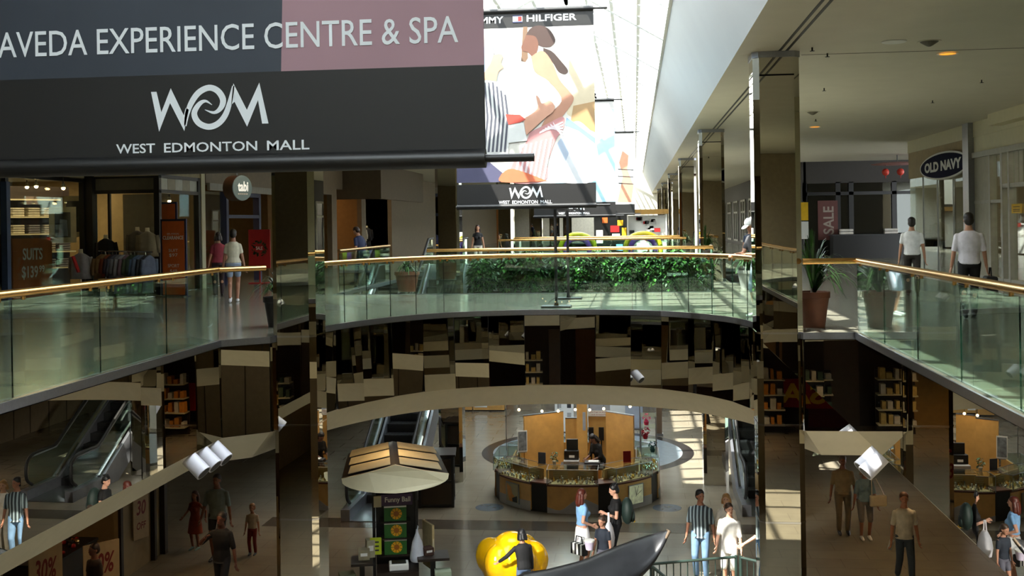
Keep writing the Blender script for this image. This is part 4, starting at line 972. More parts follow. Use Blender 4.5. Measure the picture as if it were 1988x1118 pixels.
# things at the far end of the mall
t = thing('promotion_booth', 'black promotion booth with small posters in the distance', 'booth', (-1.0, 50, 0)); MB().box(-.85, .65, -.4, .4, 0, 2.0).obj('booth_body', BLACK, t)
for i, (x, z, w_, h_, m) in enumerate(((-.6, 1.0, .3, .6, WHITE), (.1, 1.35, .4, .3, REDP), (.15, 1.0, .35, .25, INKW), (.35, 1.62, .25, .25, YELP), (.3, .5, .3, .3, mat('sky_print', (.5, .75, .9), .6)), (.52, 1.15, .2, .5, YELP), (-.35, 1.75, .25, .25, ORANGE))):
    MB().box(x-w_/2, x+w_/2, -.415, -.4, z-h_/2, z+h_/2).obj('poster', m, t)
t = thing('kiosk_pavilion', 'bright kiosk with a gold roof in the distance beside the right soffit', 'kiosk', (.55, 50.5, 0))
MB().box(-1.0, 1.0, -.6, .6, 2.0, 2.22).obj('roof', BRASS, t); MB().box(-.9, .9, -.5, .5, 0, .7).obj('counter', WHITE, t)
for x in (-.9, .9):
    for y in (-.5, .5): MB().cyl((x, y, .7), (x, y, 2), .04, n=8).obj('post', WHITE, t)
for k in range(22): x = R.uniform(-.8, .6); z = R.uniform(.75, 1.8); MB().box(x, x+R.uniform(.08, .3), -.3, -.25, z, z+R.uniform(.06, .2)).obj('shelf_card', [WHITE, DKGREY, REDP, GREYM][k % 4], t)
MB().box(-.85, .85, -.22, -.18, .7, 1.95).obj('back_panel', WHITE, t)
for i, (x, c1, c2) in enumerate(((-2.5, (.75, .78, .12), (.42, .25, .62)), (.35, (.88, .80, .15), (.40, .22, .58)))):
    t = thing('play_arch', ['yellow and purple play arch in the distance, left of the booth', 'yellow and purple play arch in the distance, below the gold kiosk'][i], 'play arch', (x, 47.5, 0))
    for k, (r, c) in enumerate(((.75, c1), (.52, c2))): MB().path([(r*math.cos(a*PI/12), k*-.1, .55+r*.8*math.sin(a*PI/12)) for a in range(13)], .11, 10).path([(-r, k*-.1, .05), (-r, k*-.1, .56)], .11, 10).path([(r, k*-.1, .05), (r, k*-.1, .56)], .11, 10).obj('arch_tube', mat('plastic_%d%d' % (i, k), c, .35), t, smooth='all')

g = MB()
for k in range(7): g.box(7.17, 7.2, 56+k*5.2, 58.8+k*5.2, .3, 2.9)
g = g.obj('window_11', mat('window_dark', (.09, .10, .10), .15)); struct(g)
fr = MB()
for k in range(7):
    y = 56+k*5.2
    for yy in (y, y+1.4, y+2.8): fr.box(7.12, 7.2, yy-.1, yy+.1, .2, 3.0)
    for z in (.25, 2.2, 2.95): fr.box(7.13, 7.2, y, y+2.8, z-.06, z+.06)
fr.obj('window_frame', FRG, g)
# ================================================================== lower level
struct(MB().box(8.9, 9.1, YN, 27.5, LZ, UC).box(8.9, 9.1, 31, YF, LZ, UC).obj('wall_right.006', DIMW))
q = MB()
for k in range(40): q.box(8.88, 8.9, YN+k*1.2, YN+k*1.2+.03, LZ, UC)
q.obj('panel_joint', mat('joint_brown', (.25, .2, .14), .6), bpy.data.objects['wall_right.006'])
struct(MB().box(-10.6, -10.5, 20.9, 22.9, LZ, UC).box(-10.6, -10.5, YN, 16.0, LZ, UC).box(-10.6, -10.5, 16, 20.9, -2.7, UC).box(-13.6, -10.5, 22.9, 23.0, LZ, UC).obj('wall_left.006', mat('panel_beige', (.56, .49, .36), .55)))
struct(MB().box(-16, -15.8, YN, 23, LZ, UC).box(-22.1, -22, 23, YF, LZ, UC).obj('wall_left.007', mat('dim_store_wall', (.22, .16, .11), .7)))
q = MB(); q.box(-10.48, -10.42, 20.85, 20.95, LZ, UC).box(-10.5, -10.4, 22.35, 22.45, LZ, UC).box(-10.5, -10.38, 22.8, 22.95, LZ, UC); q.obj('trim_40', DKWOOD); struct(bpy.data.objects['trim_40'])
struct(MB().box(-22, 8.9, 62, 62.2, LZ, UC).obj('wall_far.001', mat('far_low_wall', (.42, .36, .28), .6)))
# shops beneath the camera end, seen in the mirrors
struct(MB().box(-10.5, 8.9, -6.2, -6, LZ, UC).obj('wall_near.001', mat('near_low_wall', (.20, .15, .11), .7)))
for i, (x, w_, c) in enumerate(((-7.5, 1.6, (.45, .30, .16)), (-4.2, 2.2, (.62, .48, .26)), (-.6, 1.2, (.30, .22, .15)), (2.4, 2.0, (.56, .40, .20)), (6.4, 1.4, (.40, .12, .08)))):
    o = MB().box(x-w_/2, x+w_/2, -6.0, -5.9, LZ, -2.5).obj('door_%d' % (i+1), mat('shopdoor_%d' % i, c, .5)); struct(o)
t = thing('sale_banner', 'red banner with yellow sale letters at the shop below, seen in the mirrors', 'banner', (5.0, -5.6, -4.3)); MB().box(-1.5, 1.5, 0, .03, -.5, .5).obj('banner_sheet', REDP, t)
text_mesh('SALE', (-1.2, 1.2, -.35, .35), lambda u, v, d: (-u, .034+d, v), YELP, parent=t, bold=.03)
for i, (x, y) in enumerate(((-8.2, 19.0), (-7.4, 24.5), (-8.2, 10), (5.6, 22.5), (5.8, 27.5), (6.0, 12), (-4, -3), (2, -3), (-6.5, 42), (5, 44), (-4.9, 21.4))):
    t = thing('recessed_downlight', 'warm downlight in the lower ceiling, %s' % ['above the family', 'behind the left hand column', 'far left below the gallery', 'above the older couple', 'further back on the right', 'near the right hand mirrors', 'below the camera, left', 'below the camera, right', 'far back on the left', 'far back on the right', 'over the canopy kiosk'][i], 'ceiling light', (x, y, UC), 0, 'lower downlights')
    MB().lathe([(.12, -.002), (.12, -.015), (.10, -.015)], n=24, cap=False).obj('trim_ring', WHITE, t); MB().cyl((0, 0, -.008), (0, 0, -.004), .10, n=24).obj('lens', WARML, t)
    l = bpy.data.lights.new('downlight_lamp', 'SPOT'); l.energy = 75 if i == 10 else 320 if i in (6, 7) else 110; l.color = (1, .66, .34); l.spot_size = rad(115); l.spot_blend = .8; l.shadow_soft_size = .1
    if i == 10: l.spot_size = rad(165); l.spot_blend = 1; l.shadow_soft_size = .35
    o = bpy.data.objects.new('downlight_lamp', l); COL.objects.link(o); o.location = (x, y, UC-.05)
for i, (x, c) in enumerate(((-5.9, (.70, .30, .12)), (-2.2, (.75, .66, .40)), (.6, (.28, .36, .30)), (4.2, (.80, .52, .20)))):
    t = thing('merchandise_shelf', 'shelf of goods below the camera end, seen in the mirrors, %s' % ['far left', 'left', 'middle', 'right'][i], 'shelf', (x, -4.6, LZ))
    MB().box(-.7, .7, -.25, -.2, 0, 2.1).obj('back_panel', DKWOOD, t)
    for z in (.3, .8, 1.3, 1.8):
        MB().box(-.7, .7, -.2, .25, z, z+.04).obj('shelf_board', CREAM, t)
        for k in range(6):
            h_ = R.uniform(.15, .38); MB().box(-.66+k*.22, -.66+k*.22+R.uniform(.1, .19), -.1, .18, z+.04, z+.04+h_).obj('goods', cloth(c if (k+int(z*10)) % 3 else (.82, .80, .74)), t)
# round floor inlays
struct(MB().lathe([(3.3, 0), (3.3, .004), (2.95, .004), (2.95, 0)], c=(-1.58, 33.9, LZ), n=72).obj('trim_30', mat('inlay_dark', (.13, .12, .12), .25)))
struct(MB().cyl((-1.58, 33.9, LZ), (-1.58, 33.9, LZ+.003), 2.95, n=72).obj('trim_31', mat('inlay_blue', (.50, .55, .58), .2)))
for i, (x, y) in enumerate(((-3.75, 27.1), (.70, 27.3))): struct(MB().cyl((x, y, LZ), (x, y, LZ+.004), .36, n=36).obj('trim_%d' % (32+i), mat('inlay_slate', (.33, .37, .41), .2)))
struct(MB().box(-9, 3.5, 25.1, 25.9, LZ, LZ+.003).obj('trim_34', mat('floor_band', (.30, .27, .23), .2)))

# escalators
def escalator(loc, label, top=9.53):
    t = thing('escalator', label, 'escalator', loc); k = math.tan(rad(30)); W = .52; H = top*k
    q = MB(); 
    for s in (-1, 1):
        x0, x1 = sorted((s*W, s*(W+.22)))
        q.add([(x, y, z) for x in (x0, x1) for y, z in ((-1.6, 0), (-1.6, .28), (0, .28), (top, H+.28), (top+.8, H+.28), (top+.8, H-.4), (top, H-.5), (.9, 0))],
              [(0, 1, 2, 3, 4, 5, 6, 7)[::-1], tuple(range(8, 16))]+[(i, (i+1) % 8, 8+(i+1) % 8, 8+i) for i in range(8)])
    q.obj('side_truss', mat('escalator_side', (.50, .51, .54), .3, .6), t)
    MB().box(-W, W, -1.6, .05, 0, .02).obj('comb_plate', STEEL, t)
    MB().add([(-W, .9, 0), (W, .9, 0), (W, top, H-.5), (-W, top, H-.5)], [(0, 1, 2, 3)]).obj('underside', DKGREY, t)
    n = int(top/.4)
    sm = MB(); sm.box(-W+.02, W-.02, 0, .42, .18, .21); sm.k = 1; sm.box(-W+.02, W-.02, .0, .02, -.02, .18)
    for j in range(9): sm.box(-W+.06+j*.11, -W+.075+j*.11, .01, .41, .21, .216)
    me = sm.mesh('step', [mat('step_dark', (.10, .10, .11), .4), BLACK])
    for i in range(n): link('step', me, t, (0, .05+i*.4, i*.4*k+.02))
    for s in (-1, 1):
        x = s*(W+.10)
        pts = [(-1.35, .30), (-1.35, .95), (-.9, 1.12), (.0, 1.14), (top, H+1.14), (top+.8, H+1.14), (top+.8, H+.28), (top, H+.28), (0, .28)]
        g = MB().prism(pts, lambda u, v, d: (x+d, u, v), -.006, .006); g.obj('glass_side', GLASS, t)
        c = catmull([(x, -1.2, .35), (x, -1.45, .55), (x, -1.45, .95), (x, -1.15, 1.15), (x, -.5, 1.17), (x, 0, 1.19), (x, .6, 1.19+.6*k)], 4)+[V((x, top, H+1.17)), V((x, top+.8, H+1.18))]
        MB().path(c, .042, 8).obj('handrail', RUBBER, t, smooth=True)
        MB().path([(x, -1.35, 1.09), (x, 0, 1.11), (x, top, H+1.11)], .024, 6).obj('rail_guide', STEEL, t)
        MB().path([(x-s*.0, 0.0, .31), (x, top, H+.31)], .05, 6).obj('skirt_strip', CHRM, t)
    return t
escalator((3.22, 28.2, LZ), 'right escalator with dark steps and glass sides behind the right hand column')
escalator((-6.45, 27.2, LZ), 'left escalator with dark steps behind the kiosk canopy')

# track spotlights on the fascia
def track(loc, rz, label, n=3, gap=.42, tiltdir=(.75, -.15, -.65), length=1.5):
    t = thing('track_light', label, 'track light', loc, rz)
    MB().box(-.02, .02, -length/2, length/2, -.02, .02).obj('track_rail', WHITE, t)
    d = V(tiltdir).normalized()
    for i in range(n):
        y = (i-(n-1)/2)*gap; p = V((0, y, -.02)); c = p+V((d.x*.05, 0, -.14))
        MB().cyl(p, c, .014, n=8).obj('lamp_stem', CHRM, t)
        h = MB().cyl(c-d*.10, c+d*.28, .11, .115, 20); h.obj('lamp_can', mat('can_white', (.82, .82, .86), .4, noise=0), t, smooth=True)
        MB().cyl(c+d*.275, c+d*.283, .095, n=18).obj('lamp_lens', DKGREY, t)
    return t
def spot_on(t, frm, to, en):
    l = bpy.data.lights.new('fill_spot', 'SPOT'); l.energy = en; l.spot_size = rad(26); l.spot_blend = .5; l.color = (1, .96, .88); l.shadow_soft_size = .08
    o = bpy.data.objects.new('fill_spot', l); COL.objects.link(o); o.location = frm; o.rotation_euler = (V(to)-V(frm)).to_track_quat('-Z', 'Y').to_euler()
spot_on(None, (-5.68, 14.15, -1.75), (-1.0, 22.2, -4.7), 4500)  # extra spot added to brighten the group the sun does not reach
track((-6.18, 14.75, -1.36), 0, 'row of three white can spotlights under the left gallery edge')
track((3.30, 15.35, -1.46), 0, 'row of white can spotlights in sunlight under the right gallery edge', tiltdir=(-.72, -.25, -.62), n=2, gap=.30, length=1.6)

# lower left shop signs and displays
def floor_sign(loc, rz, w, h, label, txt, z0=0):
    t = thing('discount_sign', label, 'sign', loc, rz)
    MB().box(-w/2, w/2, -.015, .015, z0, h).obj('sign_board', mat('sign_cream', (.66, .58, .44), .6), t)
    for s_, b in txt: text_mesh(s_, b, lambda u, v, d: (u, -.017-d, v), mat('ink_red', (.42, .08, .06), .6), parent=t, bold=.02, shear=.2)
    if z0 == 0: MB().box(-w/2, w/2, -.15, .15, 0, .03).obj('sign_foot', BLACK, t)
floor_sign((-10.40, 18.0, LZ), rad(60), .62, 1.75, 'cream discount sign with red figures at the bottom left, left one', [('30%', (-.22, .2, 1.0, 1.4)), ('OFF', (-.15, .15, .6, .8))])
floor_sign((-10.30, 19.8, LZ), rad(50), .70, 1.15, 'cream discount sign with red figures at the bottom left, right one', [('30%', (-.25, .25, .55, .95))])
floor_sign((-10.36, 21.6, LZ), rad(70), .42, 1.75, 'narrow faded discount poster on the panelled shop wall', [('30', (-.13, .13, 1.2, 1.5)), ('OFF', (-.13, .13, .9, 1.05))], z0=.7)
t = thing('display_counter', 'dark display counter with trinkets in the lower left shop', 'counter', (-11.1, 19.7, LZ)); MB().box(-.6, .3, -.9, .9, 0, .95).obj('counter_body', DKWOOD, t); MB().box(-.62, .32, -.92, .92, .95, 1.0).obj('counter_top', BLACK, t)
q = MB()
for k in range(26): q.k = k % 3; q.sph((R.uniform(-.5, .2), R.uniform(-.8, .8), 1.03), .03+.03*R.random(), 8, 6)
q = q.obj('trinkets', [BRASS, REDP, DKWOOD], None, loc=(-11.1, 19.7, LZ)); tag(q, 'heap of small shiny trinkets on the dark counter in the lower left shop', 'trinkets', kind='stuff')
t = thing('round_display_table', 'low dark display table with sale goods in the lower left shop', 'table', (-11.6, 17.6, LZ)); MB().lathe([(.5, .7), (.5, .75)], n=24).obj('tabletop', DKWOOD, t); MB().cyl((0, 0, 0), (0, 0, .7), .06, n=10).obj('leg', BLACK, t)
area_lamp('shop_lamp', (-12.8, 18.5, UC-.1), 2, 22, (1, .62, .3))

# Funny Ball kiosk
FB = thing('canopy_kiosk', 'small retail kiosk under a panelled canopy, with flower ball boxes', 'kiosk', (-4.88, 21.35, LZ), rad(14))
q = MB(); W2, D0, D1, zr, ze = 1.02, -1.15, 1.25, 2.56, 2.36
for s in (-1, 1):
    q.add([(0, D0, zr), (s*W2, D0+.12, ze), (s*W2*.92, D1, ze), (0, D1+.1, zr), (0, D0, zr-.05), (s*W2, D0+.12, ze-.05), (s*W2*.92, D1, ze-.05), (0, D1+.1, zr-.05)], [(0, 1, 2, 3), (7, 6, 5, 4), (0, 4, 5, 1), (1, 5, 6, 2), (2, 6, 7, 3)])
q.obj('canopy_frame', DKWOOD, FB)
for s in (-1, 1):
    for k in range(3):
        q = MB(); y0 = D0+.16+k*.76; y1 = y0+.64
        def pz(x): return zr+(ze-zr)*abs(x)/W2+.03
        q.add([(s*.09, y0, pz(.09)), (s*.90, y0+.06, pz(.90)), (s*.86, y1+.04, pz(.86)), (s*.09, y1, pz(.09))], [(0, 1, 2, 3)]); q.add([(s*.09, y0, pz(.09)+.01), (s*.90, y0+.06, pz(.90)+.01), (s*.86, y1+.04, pz(.86)+.01), (s*.09, y1, pz(.09)+.01)], [(0, 1, 2, 3)])
        q.obj('canopy_panel', CREAM, FB, recalc=False)
pts = [(-W2, ze+.02), (-W2*.5, (zr+ze)/2+.02), (0, zr+.05), (W2*.5, (zr+ze)/2+.02), (W2, ze+.02)]+[(W2*math.cos(a*PI/16), ze-.02-.24*math.sin(a*PI/16)) for a in range(1, 16)]
MB().prism(pts, lambda u, v, d: (u, D0-.09+d+(ze-v)*-.25+.12*abs(u), v), -.03, .03).obj('front_valance', CREAM, FB)
for x in (-.42, .42):
    for y in (-.35, .35): MB().box(x-.03, x+.03, y-.03, y+.03, 0, 2.42).obj('post', BLACK, FB)
MB().box(-.38, .38, -.1, .0, .2, 2.2).obj('display_back', BLACK, FB)
PURP = mat('sign_purple', (.26, .16, .30), .5)
MB().box(-.28, .34, -.42, -.36, 1.64, 1.86).obj('title_board', PURP, FB); MB().box(-.42, -.27, -.425, -.36, 1.62, 1.84).obj('price_card', CREAM, FB)
text_mesh('Funny Ball', (-.20, .30, 1.68, 1.81), lambda u, v, d: (u, -.425-d, v), INKW, parent=FB, bold=.02)
t = FB
for k in range(3):
    z = 1.32-k*.33
    o = thing('toy_ball_box', 'green box with a yellow flower ball picture in the kiosk tower, %s of three' % ['top', 'middle', 'bottom'][k], 'box', FB.location+M.Rotation(rad(14), 3, 'Z') @ V((0, -.30, z)), rad(14), 'flower ball boxes')
    MB().box(-.22, .22, -.08, .08, 0, .30).obj('box_body', mat('box_green', (.14, .38, .12), .5), o)
    q = MB()
    for p_ in range(9):
        a = p_*2*PI/9; q.k = 0; q.flat([(.02+.115*math.cos(a+d_), .145+.115*math.sin(a+d_)) if r_ else (.02+.05*math.cos(a+d_), .145+.05*math.sin(a+d_)) for r_, d_ in ((0, -.3), (1, -.28), (1, .28), (0, .3))], lambda u, v, d: (u, -.083-d, v))
    q.k = 1; q.flat([(.02+.055*math.cos(j*PI/8), .145+.055*math.sin(j*PI/8)) for j in range(16)], lambda u, v, d: (u, -.0845, v)); q.obj('flower_print', [mat('petal_yellow', (.92, .66, .08), .5), mat('petal_core', (.62, .36, .05), .5)], o, recalc=False)
    MB().box(-.22, .22, -.085, -.079, .27, .30).obj('box_band', INKW, o)
    MB().box(-.30, .30, -.42, -.1, z-.03, z-.005).obj('shelf_board', DKWOOD, FB)
MB().box(-.50, -.28, -.52, -.50, .72, 1.05).obj('price_notice', mat('notice_lime', (.72, .78, .16), .6), FB)
q = MB()
for k in range(3): q.box(-.46, -.33, -.523, -.52, .79+k*.08, .82+k*.08)
q.obj('notice_print', DKGREY, FB)
for nm, (x, y, w_) in (('left', (-.66, -.62, .42)), ('right', (.72, -.55, .62))):
    MB().box(x-w_/2, x+w_/2, y-.28, y+.28, .62, .67).obj('side_tray', DKWOOD, FB); MB().box(x-.05, x+.05, y-.05, y+.05, 0, .62).obj('tray_leg', BLACK, FB)
MB().box(-.38, .42, -.85, -.25, 0, .45).obj('base_cabinet', DKWOOD, FB)
def at_fb(x, y, z): return FB.location+M.Rotation(rad(14), 3, 'Z') @ V((x, y, z))
t = thing('label_printer', 'small white printer on the base of the canopy kiosk', 'printer', at_fb(.05, -.62, .45), rad(14)); MB().box(-.19, .19, -.15, .15, 0, .13).obj('printer_body', WHITE, t, bevel=.02); MB().box(-.14, .14, -.1, .08, .128, .15).obj('lid', BLACK, t)
t = thing('white_bag', 'white plastic bag hanging from the kiosk beside the flower boxes', 'bag', at_fb(.42, -.50, .55), rad(14))
MB().lathe([(.02, .62), (.03, .55), (.10, .38), (.145, .12), (.15, .05), (.13, .0)], n=14).obj('bag_body', mat('bag_white', (.80, .82, .86), .5), t, smooth=True); MB().path([(0, 0, .6), (.02, 0, .68), (0, 0, .70), (-.02, 0, .68), (0, 0, .6)], .012, 6).obj('handle', mat('bag_white'), t)
for i, (x, y, z, s_, c) in enumerate(((-.62, -.58, .67, (.22, .22, .20), (.55, .52, .42)), (-.50, -.45, .67, (.16, .2, .34), (.62, .60, .50)), (.62, -.50, .67, (.2, .2, .14), (.25, .16, .12)), (.9, -.75, 0, (.32, .26, .42), (.62, .68, .58)), (-.95, -.7, 0, (.3, .3, .45), (.34, .36, .26)), (.66, -.15, .3, (.05, .5, .9), (.74, .68, .50)))):
    t = thing('cardboard_box', ['pale box on the left tray of the canopy kiosk', 'upright packet on the left tray of the canopy kiosk', 'small dark cup box on the right tray of the canopy kiosk', 'green and white carton on the floor right of the canopy kiosk', 'dull green carton on the floor left of the canopy kiosk', 'cream board leaning behind the white bag'][i], 'box', at_fb(x, y, z), rad(14+10*(i % 3)))
    MB().box(-s_[0]/2, s_[0]/2, -s_[1]/2, s_[1]/2, 0, s_[2]).obj('box_body', cloth(c), t, bevel=.006); MB().box(-s_[0]/2*.6, s_[0]/2*.6, -s_[1]/2-.002, s_[1]/2+.002, s_[2]*.4, s_[2]*.7).obj('box_label', INKW if i != 5 else CREAM, t)
# second dark display cabinet
t = thing('display_cabinet', 'dark framed display cabinet standing behind the canopy kiosk', 'cabinet', (-5.15, 27.4, LZ), rad(8))
MB().box(-.42, .42, -.4, .4, .06, 1.22).obj('cabinet_body', mat('cabinet_brown', (.20, .15, .10), .4), t); f = MB()
for x in (-.42, .42):
    for y in (-.4, .4): f.box(x-.035, x+.035, y-.035, y+.035, 0, 1.3)
for z in (.05, .65, 1.27):
    f.box(-.45, .45, -.43, -.37, z-.03, z+.03); f.box(-.45, .45, .37, .43, z-.03, z+.03); f.box(-.45, -.39, -.43, .43, z-.03, z+.03); f.box(.39, .45, -.43, .43, z-.03, z+.03)
f.obj('cabinet_frame', BLACK, t); MB().box(-.5, .5, -.48, .48, 1.3, 1.34).obj('cabinet_top', DKWOOD, t)

# jewellery kiosk: octagon of counters
KC = V((-1.62, 28.78, LZ)); AP = 2.12
CN = ['front', 'front right', 'right', 'back right', 'back', 'back left', 'left', 'front left']
for k in range(8):
    a = -PI/2+k*PI/4; rz = a+PI/2; pos = KC+V((AP*math.cos(a), AP*math.sin(a), 0))
    t = thing('showcase_counter', 'maple showcase counter with a glass case, %s one of the octagon kiosk' % CN[k], 'counter', pos, rz, 'counters of the jewellery kiosk')
    w = .63; n = 12
    arc = [(-w+2*w*j/n, -.06*math.sin(PI*j/n)) for j in range(n+1)]
    body = arc+[(w, .62), (-w, .62)]
    MB().prism(body, lambda u, v, d: (u, v, d), .03, .66).obj('counter_body', MAPLE, t)
    b2 = MB()   # grey base with a wave shaped top edge
    wave = [.16+.22*math.exp(-((u-.22)/.34)**2) - .10*math.exp(-((u+.32)/.22)**2) if k == 0 else .24 for u, v in arc]
    vs = [(u*1.003, v-.012, 0) for u, v in arc]+[(u*1.003, v-.012, h_) for (u, v), h_ in zip(arc, wave)]+[(u*1.003, v+.02, 0) for u, v in arc]+[(u*1.003, v+.02, h_) for (u, v), h_ in zip(arc, wave)]
    m_ = n+1; b2.add(vs, [(i, i+1, m_+i+1, m_+i) for i in range(n)]+[(m_+i, m_+i+1, 3*m_+i+1, 3*m_+i) for i in range(n)]); b2.obj('wave_plinth', GREYM, t)
    MB().prism(arc+[(w, .6), (-w, .6)], lambda u, v, d: (u*1.02, v*1.1-.01, d), .66, .70).obj('counter_edge', mat('edge_cherry', (.36, .18, .10), .4), t)
    MB().box(-w+.01, w-.01, .0, .56, .70, .715).obj('display_tray', mat('tray_cream', (.74, .66, .46), .6), t)
    MB().box(-w+.02, w-.02, .42, .46, .72, .98).obj('display_back', MAPLE, t)
    q = MB()
    for r_ in range(4):
        for s in (-1, 1): q.box(s*.32-.18, s*.32+.18, .405, .42, .76+r_*.05, .785+r_*.05)
    q.obj('card_holder', mat('tray_cream'), t)
    gl = MB(); gl.box(-w, w, -.045, -.037, .70, 1.07).box(-w, -w+.008, -.037, .55, .70, 1.07).box(w-.008, w, -.037, .55, .70, 1.07).box(-w, w, -.045, .55, 1.07, 1.08)
    gl.obj('glass_case', PANE, t)
    e = MB()
    for p0, p1 in (((-w, -.04, 1.075), (w, -.04, 1.075)), ((-w, .55, 1.075), (w, .55, 1.075)), ((-w, -.04, 1.075), (-w, .55, 1.075)), ((w, -.04, 1.075), (w, .55, 1.075)), ((-w, -.04, .7), (-w, -.04, 1.075)), ((w, -.04, .7), (w, -.04, 1.075))): e.bar(p0, p1, .012, .012)
    e.obj('case_edge', STEEL, t)
    js = MB(); rr = random.Random(k)
    for j in range(70):
        js.k = j % 3; x = rr.uniform(-w+.05, w-.05); y = rr.uniform(.02, .36); z = .717
        if k in (0,): js.box(x-.012, x+.012, y-.03, y+.03, z, z+.01+.12*rr.random()*(1 if y > .12 else .4))
        else: js.sph((x, y, z+.025), (.022, .022, .03+.05*rr.random()), 7, 5)
    o = js.obj('jewellery', [CHRM, mat('gold', (.88, .70, .35), .2, 1, noise=0), mat('pearl', (.80, .76, .68), .3)], None, loc=pos); o.rotation_euler = (0, 0, rz)
    tag(o, 'glittering watches and jewellery in the %s glass case of the octagon kiosk' % CN[k], 'jewellery', kind='stuff')
    if k in (1, 7):
        MB().box(-.26, .26, -.085, -.065, .10, .60).obj('light_box_frame', STEEL, t)
        if k == 1:
            MB().box(-.235, .235, -.092, -.084, .12, .58).obj('poster', mat('poster_pale', (.78, .80, .66), .5, noise=.35, nscale=7, emit=.15), t)
            MB().path([(-.05, -.094, .55), (0, -.094, .33), (.18, -.094, .42)], .006, 5).path([(.08, -.094, .55), (-.02, -.094, .30)], .005, 5).obj('necklace_print', DKGREY, t)
        else:
            q = MB(); q.k = 0; q.box(-.235, .235, -.092, -.084, .12, .58); q.k = 1; q.flat([(-.22, .56), (-.05, .50), (.0, .34), (.12, .25), (.10, .13), (-.1, .13), (-.18, .3)], lambda u, v, d: (u, -.094, v)); q.k = 2; q.flat([(.0, .22), (.2, .30), (.2, .13), (.02, .13)], lambda u, v, d: (u, -.095, v))
            q.obj('poster', [mat('poster_tan', (.66, .60, .46), .5), mat('poster_amber', (.80, .52, .22), .5), BLACK], t, recalc=False)
    a2 = a+PI/8; R2 = AP/math.cos(PI/8)-.22; p2 = KC+V((R2*math.cos(a2), R2*math.sin(a2), 0))
    t2 = thing('recess_panel', 'dark recessed corner panel of the octagon kiosk, %s corner' % ['front right', 'right', 'back right', 'far right', 'far left', 'back left', 'left', 'front left'][k], 'panel', p2, a2+PI/2, 'corner panels of the jewellery kiosk')
    MB().box(-.24, .24, -.10, .28, 0, .70).obj('panel_body', BLACK, t2); MB().box(-.26, .26, -.12, .30, .70, .73).obj('panel_top', mat('edge_cherry'), t2)
# inner maple screens, post and furniture of the kiosk
def screen(p0, p1, h, label, z0=0):
    p0 = V(p0); p1 = V(p1); t = thing('maple_screen', label, 'screen', (p0.x, p0.y, LZ)); d = p1-p0
    MB().bar(V((0, 0, z0+h/2)), V((d.x, d.y, z0+h/2)), .05, h).obj('screen_panel', MAPLE, t); MB().bar(V((0, 0, z0+h+.012)), V((d.x, d.y, z0+h+.012)), .07, .024).obj('cap_strip', STEEL, t)
    return t
screen((-3.02, 28.75, 0), (-2.02, 29.45, 0), 2.02, 'tall maple screen at the left inside the octagon kiosk')
screen((-.84, 29.45, 0), (-.10, 28.85, 0), 2.02, 'tall maple screen at the right inside the octagon kiosk, in sunlight')
screen((-2.0, 30.1, 0), (-1.66, 30.1, 0), 1.72, 'short maple screen left of the kiosk post')
screen((-1.36, 30.1, 0), (-.75, 30.1, 0), 1.78, 'maple screen right of the kiosk post below the white sign')
t = thing('kiosk_post', 'tall maple post in the middle of the octagon kiosk', 'post', (-1.52, 29.9, LZ)); MB().box(-.14, .14, -.12, .12, 0, 3.55).obj('post_body', MAPLE, t); MB().box(.02, .10, -.135, -.12, 1.45, 1.95).obj('notice', mat('notice_grey', (.62, .65, .70), .5), t)
t = thing('kiosk_sign', 'white and grey sign with red lettering above the back screen of the kiosk', 'sign', (-1.05, 30.0, LZ+1.80)); MB().box(-.30, .30, 0, .03, .0, .34).obj('sign_board', mat('sign_greyblue', (.66, .70, .76), .5), t); MB().box(-.30, .30, -.004, 0, 0, .16).obj('text_strip', INKW, t)
text_mesh('And Tags on Any gift', (-.27, .27, .09, .13), lambda u, v, d: (u, -.005-d, v), mat('ink_crimson', (.62, .12, .15), .6), parent=t); text_mesh('and accessories', (-.22, .22, .03, .065), lambda u, v, d: (u, -.005-d, v), mat('ink_crimson'), parent=t)
t = thing('cash_desk', 'dark topped cash desk inside the octagon kiosk', 'desk', (-1.45, 28.1, LZ)); MB().box(-.52, .52, -.3, .3, 0, .82).obj('desk_body', MAPLE, t); MB().box(-.56, .56, -.34, .34, .82, .87).obj('desk_top', BLACK, t)
t = thing('cash_register', 'black cash register on the kiosk desk', 'cash register', (-1.72, 28.1, LZ+.87)); MB().box(-.2, .2, -.2, .2, 0, .14).obj('drawer', GREYM, t, bevel=.01); MB().box(-.19, .19, -.05, .15, .14, .38).obj('keyboard_unit', BLACK, t, bevel=.02); MB().box(-.13, .17, .04, .10, .38, .66).obj('screen', BLACK, t, bevel=.01); MB().box(-.06, .08, -.056, -.05, .2, .26).obj('receipt', INKW, t)
t = thing('card_machine', 'grey card machine with white papers beside the cash register', 'card machine', (-1.18, 28.08, LZ+.87)); MB().box(-.2, .2, -.15, .15, 0, .1).obj('machine_body', DKGREY, t, bevel=.01); MB().box(-.1, .16, -.1, .1, .1, .115).obj('papers', INKW, t)
for i, x in enumerate((-1.28, -1.0)):
    t = thing('desk_lamp_head', 'dark standing display head on the back screen, %s one' % ['left', 'right'][i], 'display stand', (x, 29.95, LZ)); MB().cyl((0, 0, 0), (0, 0, 1.2), .02, n=8).obj('stem', BLACK, t); MB().box(-.07, .07, -.05, .05, 1.15, 1.5).obj('head', BLACK, t); MB().lathe([(.15, 0), (.15, .02)], n=16).obj('base', BLACK, t)
